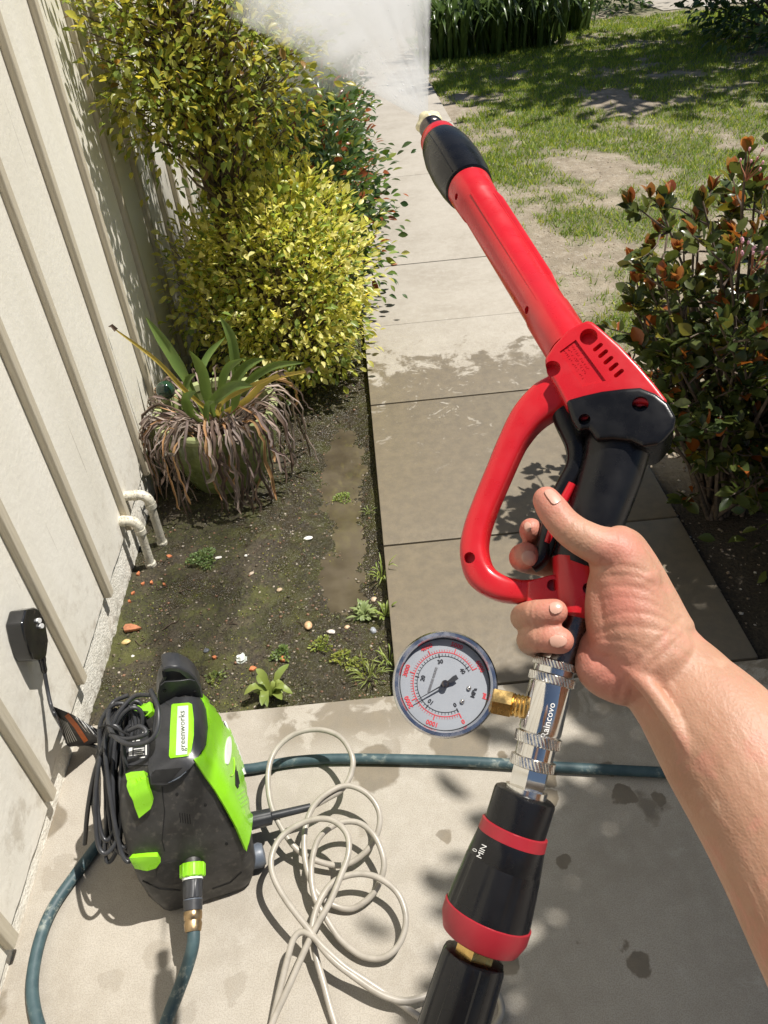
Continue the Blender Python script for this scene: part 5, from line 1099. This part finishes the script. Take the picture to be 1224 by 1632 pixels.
MB().lathe(r0_ + RA * RL * 1.09, r1_ + RA, [(t * RL, r * KR2) for t, r in ((0, 40), (.01, 47), (.04, 49), (.30, 51), (.62, 52), (.66, 48))], 120, up=GN, fn=lambda k, th: 1 + (.045 if math.sin(th * 8) > .2 and k > 0 else 0)).build('hand_nut', M_grip, he, 35)
e0 = r0_ + RA * RL * 1.74
MB().sweep(spline([e0 - RA * .01, e0 + RA * .05, e0 + RA * .16 + Vector((.02, .02, -.03)), Vector((.06, .10, .6)), Vector((.10, .16, .2)), Vector((.12, .22, .02)), Vector((.10, .32, .008))], 8), .0058, n=14).build('hose_tube', M_hp, he, 60)

# ------------------------------------------------------------------ the hand
man = empty('person', dep(1300, 1450, .36)); tag(man, 'bare right forearm and hand gripping the red gun with the thumb along the grip', 'person')
hm = MB()
def ch(pts, nrm=None, flat=1.0, n=20):
    """tapered limb: (px, py, offset from gun plane in m, radius)"""
    P_ = [gp_(a, b, c) for a, b, c, r in pts]; m_ = len(P_); sp_ = spline(P_, 6); rr = interp([q[3] for q in pts], len(sp_)); hm.sweep(sp_, rr, [r * flat for r in rr], nrm=nrm, n=n, round_caps=True)
ch([(871, 797, .0265, .0080), (880, 811, .0272, .0090), (897, 833, .0280, .0093), (918, 851, .0282, .0099), (948, 867, .0265, .0108), (985, 884, .0215, .0135), (1005, 925, .0165, .0165)])
ch([(978, 893, .016, .0140), (1000, 945, .0135, .0190), (1015, 1000, .0105, .0220), (1035, 1045, .006, .0255)])
ch([(988, 868, .018, .0110), (1003, 884, .012, .0120), (1030, 945, .004, .0150), (1048, 1005, .0, .020)])
ch([(972, 930, .012, .0125), (972, 975, .011, .0140), (985, 1015, .009, .017)])
ch([(950, 1032, .002, .0110), (957, 1062, .003, .0145), (985, 1070, .003, .0185), (1010, 1065, .003, .022)])
W_ = (1035, 1035, -.004, .019)
MC = [(985, 890, -.018, .0125), (978, 932, -.022, .0122), (965, 978, -.022, .0115), (955, 1018, -.018, .0108)]
for m_ in MC: ch([W_, ((W_[0] + m_[0]) / 2, (W_[1] + m_[1]) / 2, m_[2] * .6, .015), m_])
ch([MC[0], (930, 872, -.036, .0098), (880, 858, -.034, .0088), (851, 850, -.016, .0080), (846, 843, .000, .0068)])
ch([MC[1], (925, 908, -.040, .0102), (870, 896, -.036, .0096), (836, 890, -.014, .0090), (838, 886, .006, .0083)])
ch([MC[2], (925, 988, -.036, .0100), (868, 990, -.030, .0093), (836, 985, -.004, .0084), (850, 979, .0165, .0080), (868, 977, .0215, .0078), (884, 975, .0225, .0074)])
ch([MC[3], (920, 1028, -.030, .0092), (875, 1030, -.024, .0086), (846, 1022, -.002, .0083), (858, 1017, .0150, .0082), (876, 1018, .0195, .0081), (893, 1021, .0200, .0076)])
arm = [(1030, 1036, .438, .0275), (1060, 1070, .430, .0278), (1094, 1108, .420, .0298), (1157, 1186, .402, .0355), (1258, 1330, .376, .0395), (1345, 1475, .350, .0420), (1440, 1640, .325, .0440), (1560, 1830, .300, .0440)]
sp_ = spline([dep(a, b, c) for a, b, c, r in arm], 6); rr = interp([q[3] for q in arm], len(sp_)); hm.sweep(sp_, rr, [r * .84 for r in rr], nrm=GN, n=28, round_caps=True)
for tn in ([(1000, 1066, .413, .0035), (1030, 1092, .405, .0050), (1066, 1142, .3955, .0048), (1110, 1215, .3845, .0030)], [(1040, 1060, .413, .0030), (1080, 1110, .4015, .0042), (1140, 1190, .3835, .0030)]):
    sp_ = spline([dep(a, b, c) for a, b, c, r in tn], 5); hm.sweep(sp_, interp([q[3] for q in tn], len(sp_)), n=12, round_caps=True)
nsk = N('skin'); at = nsk.n('Attribute', attribute_name='Flush')
c_ = nsk.mix(nsk.ramp(nsk.noise(35, 5, .6), .3, .7), (.475, .27, .178), (.41, .22, .138)); c_ = nsk.mix(nsk.ramp(nsk.noise(110, 4), .55, .8, 0, .35), c_, (.52, .25, .175))
c_ = nsk.mix(nsk.ramp(nsk.noise(55, 3, .6, dist=.6), .52, .68, 0, .4), c_, (.56, .23, .17)); c_ = nsk.mix(nsk.ramp(nsk.noise(75, 3), .6, .75, 0, .3), c_, (.62, .42, .30))
c_ = nsk.mix(at.outputs['Fac'], c_, (.56, .19, .145))
vm = nsk.n('Mapping', Scale=(1.0, .28, .9)); nsk.set(vm.inputs[0], nsk.pos())
bb = nsk.bump(nsk.voro(620), .22, .0007); bb = nsk.bump(nsk.noise(330, 4, .6, vm.outputs[0], .8), .22, .0014, bb); bb = nsk.bump(nsk.noise(90, 4, .6, vm.outputs[0], 1.2), .16, .003, bb)
M_skin = nsk.fin(Base_Color=c_, Roughness=.54, Normal=bb); nsk.b.inputs['Subsurface Weight'].default_value = .22; nsk.b.inputs['Subsurface Radius'].default_value = (1.0, .35, .2); nsk.b.inputs['Subsurface Scale'].default_value = .004
hand = hm.build('arm', M_skin, man, 0)
r_ = hand.modifiers.new('r', 'REMESH'); r_.mode = 'VOXEL'; r_.voxel_size = .0012; s_ = hand.modifiers.new('s', 'SMOOTH'); s_.factor = .5; s_.iterations = 10
bake(hand); me = hand.data; me.materials.clear(); me.materials.append(M_skin); me.polygons.foreach_set('use_smooth', [True] * len(me.polygons))
hot = [(gp_(873, 800, .027), .016), (gp_(846, 842, .0), .014), (gp_(836, 886, .004), .015), (gp_(884, 976, .022), .014), (gp_(890, 1021, .02), .014), (gp_(990, 870, .03), .012), (gp_(955, 1050, .015), .022), (gp_(975, 1075, .02), .02), (gp_(985, 960, .03), .016)]
co = np.empty(len(me.vertices) * 3, np.float32); me.vertices.foreach_get('co', co); co = co.reshape(-1, 3); Mw = np.array(hand.matrix_world); co = co @ Mw[:3, :3].T + Mw[:3, 3]
fl_ = np.zeros(len(co), np.float32)
for p, r in hot: fl_ = np.maximum(fl_, .75 * np.exp(-((co - np.array(p)) ** 2).sum(1) / (r * r)))
a = me.attributes.new('Flush', 'FLOAT', 'POINT'); a.data.foreach_set('value', fl_)
HTB = bvh(hand)
# skin folds pressed into the surface
nrm_ = np.empty(len(me.vertices) * 3, np.float32); me.vertices.foreach_get('normal', nrm_); nrm_ = nrm_.reshape(-1, 3); dsp = np.zeros(len(co), np.float32)
FOLD = [([(985, 1114), (992, 1088), (1020, 1052), (1062, 1010), (1085, 985)], .0011, .0016), ([(1000, 1122), (1012, 1092), (1045, 1052), (1090, 1010)], .0007, .0014), ([(948, 907), (975, 902), (1005, 903), (1030, 912)], .0007, .0013), ([(952, 922), (985, 917), (1018, 920), (1042, 932)], .0006, .0012),
        ([(955, 938), (990, 934), (1026, 940), (1052, 954)], .0006, .0012), ([(960, 955), (1000, 952), (1040, 962), (1066, 978)], .0005, .0012), ([(962, 985), (1000, 976), (1045, 982), (1080, 1000)], .0008, .0013), ([(950, 1010), (985, 1000), (1030, 1000), (1075, 1012)], .0010, .0016), ([(938, 1024), (970, 1018), (1010, 1026), (1040, 1040)], .0007, .0013),
        ([(903, 812), (911, 830), (905, 850), (893, 858)], .0007, .0012), ([(912, 818), (920, 838), (914, 862)], .0006, .0011), ([(921, 822), (928, 845), (922, 872)], .0006, .0011), ([(968, 842), (975, 868), (960, 896)], .0005, .0014), ([(985, 846), (992, 872), (978, 900)], .0005, .0014),
        ([(846, 960), (843, 978), (847, 998)], .0009, .0012), ([(853, 960), (851, 978), (855, 998)], .0006, .0011), ([(858, 998), (855, 1016), (860, 1040)], .0008, .0012), ([(865, 998), (863, 1016), (868, 1040)], .0005, .0011), ([(820, 862), (826, 884), (822, 905)], .0006, .0012), ([(930, 1062), (955, 1048), (985, 1052), (1010, 1066)], .0008, .0015), ([(945, 1090), (970, 1072), (1000, 1080)], .0006, .0014),
        ([(1062, 948), (1085, 972), (1120, 1000)], .0004, .0013), ([(1075, 1030), (1105, 1050), (1140, 1062)], .0004, .0014)]
for pl2, dpt, sg in FOLD:
    L3 = []
    for q in spline([(x, y, 0) for x, y in pl2], 14):
        h = HTB.ray_cast(EYE, ray(q.x, q.y).normalized())
        if h[0]: L3.append(tuple(h[0]))
    if not L3: continue
    L3 = np.array(L3, np.float32); lo, hi = L3.min(0) - .006, L3.max(0) + .006; ix = np.where(((co > lo) & (co < hi)).all(1))[0]
    if len(ix): dd = np.sqrt(((co[ix][:, None, :] - L3[None]) ** 2).sum(-1)).min(1); g_ = np.exp(-(dd / sg) ** 2) - .35 * np.exp(-((dd - 2.2 * sg) / sg) ** 2); dsp[ix] = np.where(np.abs(dpt * .38 * g_) > np.abs(dsp[ix]), dpt * .38 * g_, dsp[ix])
cl = np.empty(len(me.vertices) * 3, np.float32); me.vertices.foreach_get('co', cl); cl = cl.reshape(-1, 3) - nrm_ * dsp[:, None]; me.vertices.foreach_set('co', cl.ravel()); me.update()
HTB = bvh(hand); M_nail = plain('nail', (.57, .33, .25), .30, var=.06, coat=.2)
def c7(pts): return [(780 + .2451 * x, 740 + .2451 * y) for x, y in pts]
for pts in ([(358, 182), (385, 165), (410, 172), (462, 228), (450, 250), (415, 262), (380, 222)], [(212, 590), (232, 568), (270, 565), (298, 590), (300, 625), (280, 655), (240, 650), (214, 622)], [(228, 395), (248, 378), (270, 392), (272, 420), (250, 438), (230, 420)], [(400, 908), (440, 898), (468, 915), (472, 945), (450, 968), (410, 970), (392, 940)], [(392, 1135), (425, 1115), (470, 1118), (500, 1140), (492, 1172), (450, 1188), (405, 1178)]):
    q = [(p.x, p.y) for p in spline([(x, y, 0) for x, y in c7(pts)], 3, closed=True)]
    skin_patch('nail', q, HTB, M_nail, hand, lift=.0003, thick=.0007, cell=1.5, smooth=180)

# the rest of the person, standing behind the camera
M_shirt = plain('grey_cloth', (.20, .19, .18), .85, var=.25, vs=25, bs=.6, bscale=300, bdist=.002); M_trs = plain('dark_denim', (.03, .035, .05), .85, var=.25, vs=30, bs=.6, bscale=400, bdist=.002)
def cloth(nm, limbs, m, vox=.008):
    q = MB()
    for pts, fl2 in limbs: s2 = spline([Vector(p[:3]) for p in pts], 5); r2 = interp([p[3] for p in pts], len(s2)); q.sweep(s2, r2, [r * fl2 for r in r2], nrm=(0, 1, 0), n=24, round_caps=True)
    o = q.build(nm, m, man, 0); a1_ = o.modifiers.new('r', 'REMESH'); a1_.mode = 'VOXEL'; a1_.voxel_size = vox; a2_ = o.modifiers.new('s', 'SMOOTH'); a2_.iterations = 6; a2_.factor = .5; bake(o)
    o.data.materials.clear(); o.data.materials.append(m); o.data.polygons.foreach_set('use_smooth', [True] * len(o.data.polygons)); return o
eb = dep(1560, 1830, .300); shd = Vector((.21, -.30, 1.34))
cloth('shirt', [([(.02, -.34, .86, .165), (.02, -.35, 1.05, .165), (.02, -.35, 1.22, .185), (.02, -.34, 1.33, .15)], .62), ([(-.19, -.34, 1.33, .06), (.0, -.345, 1.37, .075), (.19, -.33, 1.33, .065)], .9), ([(*shd, .062), (*shd.lerp(eb, .55), .055), (*shd.lerp(eb, .8), .056)], 1), ([(-.19, -.33, 1.33, .06), (-.24, -.30, 1.12, .052), (-.235, -.22, .99, .05)], 1)], M_shirt)
cloth('trousers', [([(.02, -.34, .92, .155), (.02, -.34, .80, .165)], .7), ([(.10, -.34, .80, .095), (.11, -.33, .45, .068), (.11, -.35, .09, .055)], 1), ([(-.06, -.34, .80, .095), (-.09, -.36, .45, .068), (-.09, -.38, .09, .055)], 1)], M_trs)
cloth('shoe', [([(.115, -.36, .045, .042), (.13, -.20, .038, .040)], .9)], M_dark); cloth('shoe', [([(-.095, -.39, .045, .042), (-.12, -.23, .038, .040)], .9)], M_dark)
hd = cloth('head', [([(.01, -.33, 1.36, .055), (.01, -.30, 1.46, .052)], 1), ([(.01, -.28, 1.50, .060), (.01, -.29, 1.57, .078), (.01, -.30, 1.63, .072)], 1.18), ([(.01, -.205, 1.545, .012), (.01, -.188, 1.525, .014)], 1), ([(-.072, -.30, 1.54, .012), (-.074, -.30, 1.57, .014)], 1.6), ([(.092, -.30, 1.54, .012), (.094, -.30, 1.57, .014)], 1.6)], M_skin, .004)
cloth('hair', [([(.01, -.31, 1.60, .083), (.01, -.315, 1.66, .066)], 1.15), ([(.01, -.36, 1.53, .05), (.01, -.35, 1.60, .07)], 1)], plain('dark_hair', (.02, .015, .012), .5, bs=.8, bscale=500), .005)
cloth('arm', [([(-.235, -.215, 1.0, .042), (-.16, -.10, 1.02, .034), (-.10, -.02, 1.12, .027)], 1), ([(-.10, -.03, 1.10, .028), (-.085, .0, 1.17, .030)], .7)], M_skin, .004)

# ------------------------------------------------------------------ water spray
spr = empty('water_spray', b1); tag(spr, 'fan of white water mist spraying from the gun nozzle', 'spray', kind='stuff')
def vol(name, mb_, dens, build_density):
    n = N(name); n.t.nodes.remove(n.b); v = n.n('VolumePrincipled'); v.inputs['Color'].default_value = (.90, .905, .91, 1); v.inputs['Anisotropy'].default_value = .25
    n.set(v.inputs['Density'], build_density(n)); n.t.links.new(v.outputs[0], n.out.inputs['Volume']); o = mb_.build(name, n.m, spr, 0); tag(o, kind='stuff'); return o
tipp = bp_(1.03)
el = (dep(395, 40, 1.60) - tipp).normalized(); er = (dep(689, -120, 1.45) - tipp).normalized(); FN = el.cross(er).normalized()
mb_ = MB(); V = []
rows = [.002, .06, .15, .35, .7, 1.1, 1.5]; ncol = 11
for s in rows:
    for sg in (-1, 1):
        for i in range(ncol):
            d = el.lerp(er, i / (ncol - 1)).normalized(); V.append(tipp + d * s + FN * sg * (.003 + s * .023) * (1 if 0 < i < ncol - 1 else .3))
Fc = []
for r in range(len(rows) - 1):
    for sg in (0, 1):
        for i in range(ncol - 1):
            a_ = r * 2 * ncol + sg * ncol + i; b_ = a_ + 2 * ncol; Fc.append((a_, a_ + 1, b_ + 1, b_))
    for i in (0, ncol - 1): a_ = r * 2 * ncol + i; Fc.append((a_, a_ + ncol, a_ + 3 * ncol, a_ + 2 * ncol))
for r in (0, len(rows) - 1):
    for i in range(ncol - 1): a_ = r * 2 * ncol + i; Fc.append((a_, a_ + 1, a_ + ncol + 1, a_ + ncol))
mb_.add(V, Fc)
SD_ = (er - el * er.dot(el)).normalized(); SA_ = .0; SB_ = .42 * SD_.dot(er)
def jet(n):
    P_ = n.pos(); q = n.n('VectorMath', operation='SUBTRACT'); n.set(q.inputs[0], P_); q.inputs[1].default_value = tuple(tipp)
    d = n.n('VectorMath', operation='LENGTH'); n.set(d.inputs[0], q.outputs[0]); d = d.outputs['Value']; u = n.n('VectorMath', operation='NORMALIZE'); n.set(u.inputs[0], q.outputs[0])
    st = n.noise(34, 3, .6, u.outputs[0]); f = n.noise(9, 5, .62, dist=.6)
    k = n.math('MULTIPLY', n.ramp(f, .32, .70, .35, 1.6), n.ramp(st, .36, .66, .6, 1.4))
    sdv = n.n('VectorMath', operation='DOT_PRODUCT'); n.set(sdv.inputs[0], u.outputs[0]); sdv.inputs[1].default_value = tuple(SD_)
    fade = n.ramp(n.math('ADD', sdv.outputs['Value'], n.math('MULTIPLY', n.math('SUBTRACT', f, .5), .22)), SA_ + .01, SB_, .30, 1.0)
    fade = n.math('MAXIMUM', fade, n.ramp(d, .08, .40, 1.0, 0.0))
    return n.math('MULTIPLY', n.math('MULTIPLY', k, fade), n.math('DIVIDE', 8.5, n.math('ADD', d, .10)))
vol('jet', mb_, 0, jet)
mc = ony(440, 0, 3.35)
mm = MB().ball(mc + Vector((.02, 0, .08)), (.55, .60, .42), nu=24, nv=16)
def mist(n):
    d = n.n('VectorMath', operation='DISTANCE'); n.set(d.inputs[0], n.pos()); d.inputs[1].default_value = tuple(mc + Vector((.08, 0, .05)))
    return n.math('MULTIPLY', n.ramp(d.outputs['Value'], .05, .48, 1, 0), n.ramp(n.noise(6, 5, .62), .36, .68, 2.0, 15.0))
vol('mist', mm, 0, mist)
# single drops flying off the spray and clinging to the hedge
k = 420; tt = rng.uniform(.05, 1.5, k); ff = np.clip(rng.normal(.5, .36, k), -.12, 1.1); DP = []
for a_, b_ in zip(tt, ff):
    d = el.lerp(er, float(b_)).normalized(); DP.append(tipp + d * float(a_) + FN * float(rng.normal(0, .05) * a_))
ndp = N('water_drop'); ndp.fin(Base_Color=(.85, .88, .9), Roughness=.05); ndp.b.inputs['Emission Strength'].default_value = 0
mb_ = MB()
for p in DP: mb_.ball(p, rng.uniform(.0003, .0008), nu=6, nv=4)
tag(mb_.build('water_drops', ndp.m, spr, 60), kind='stuff')
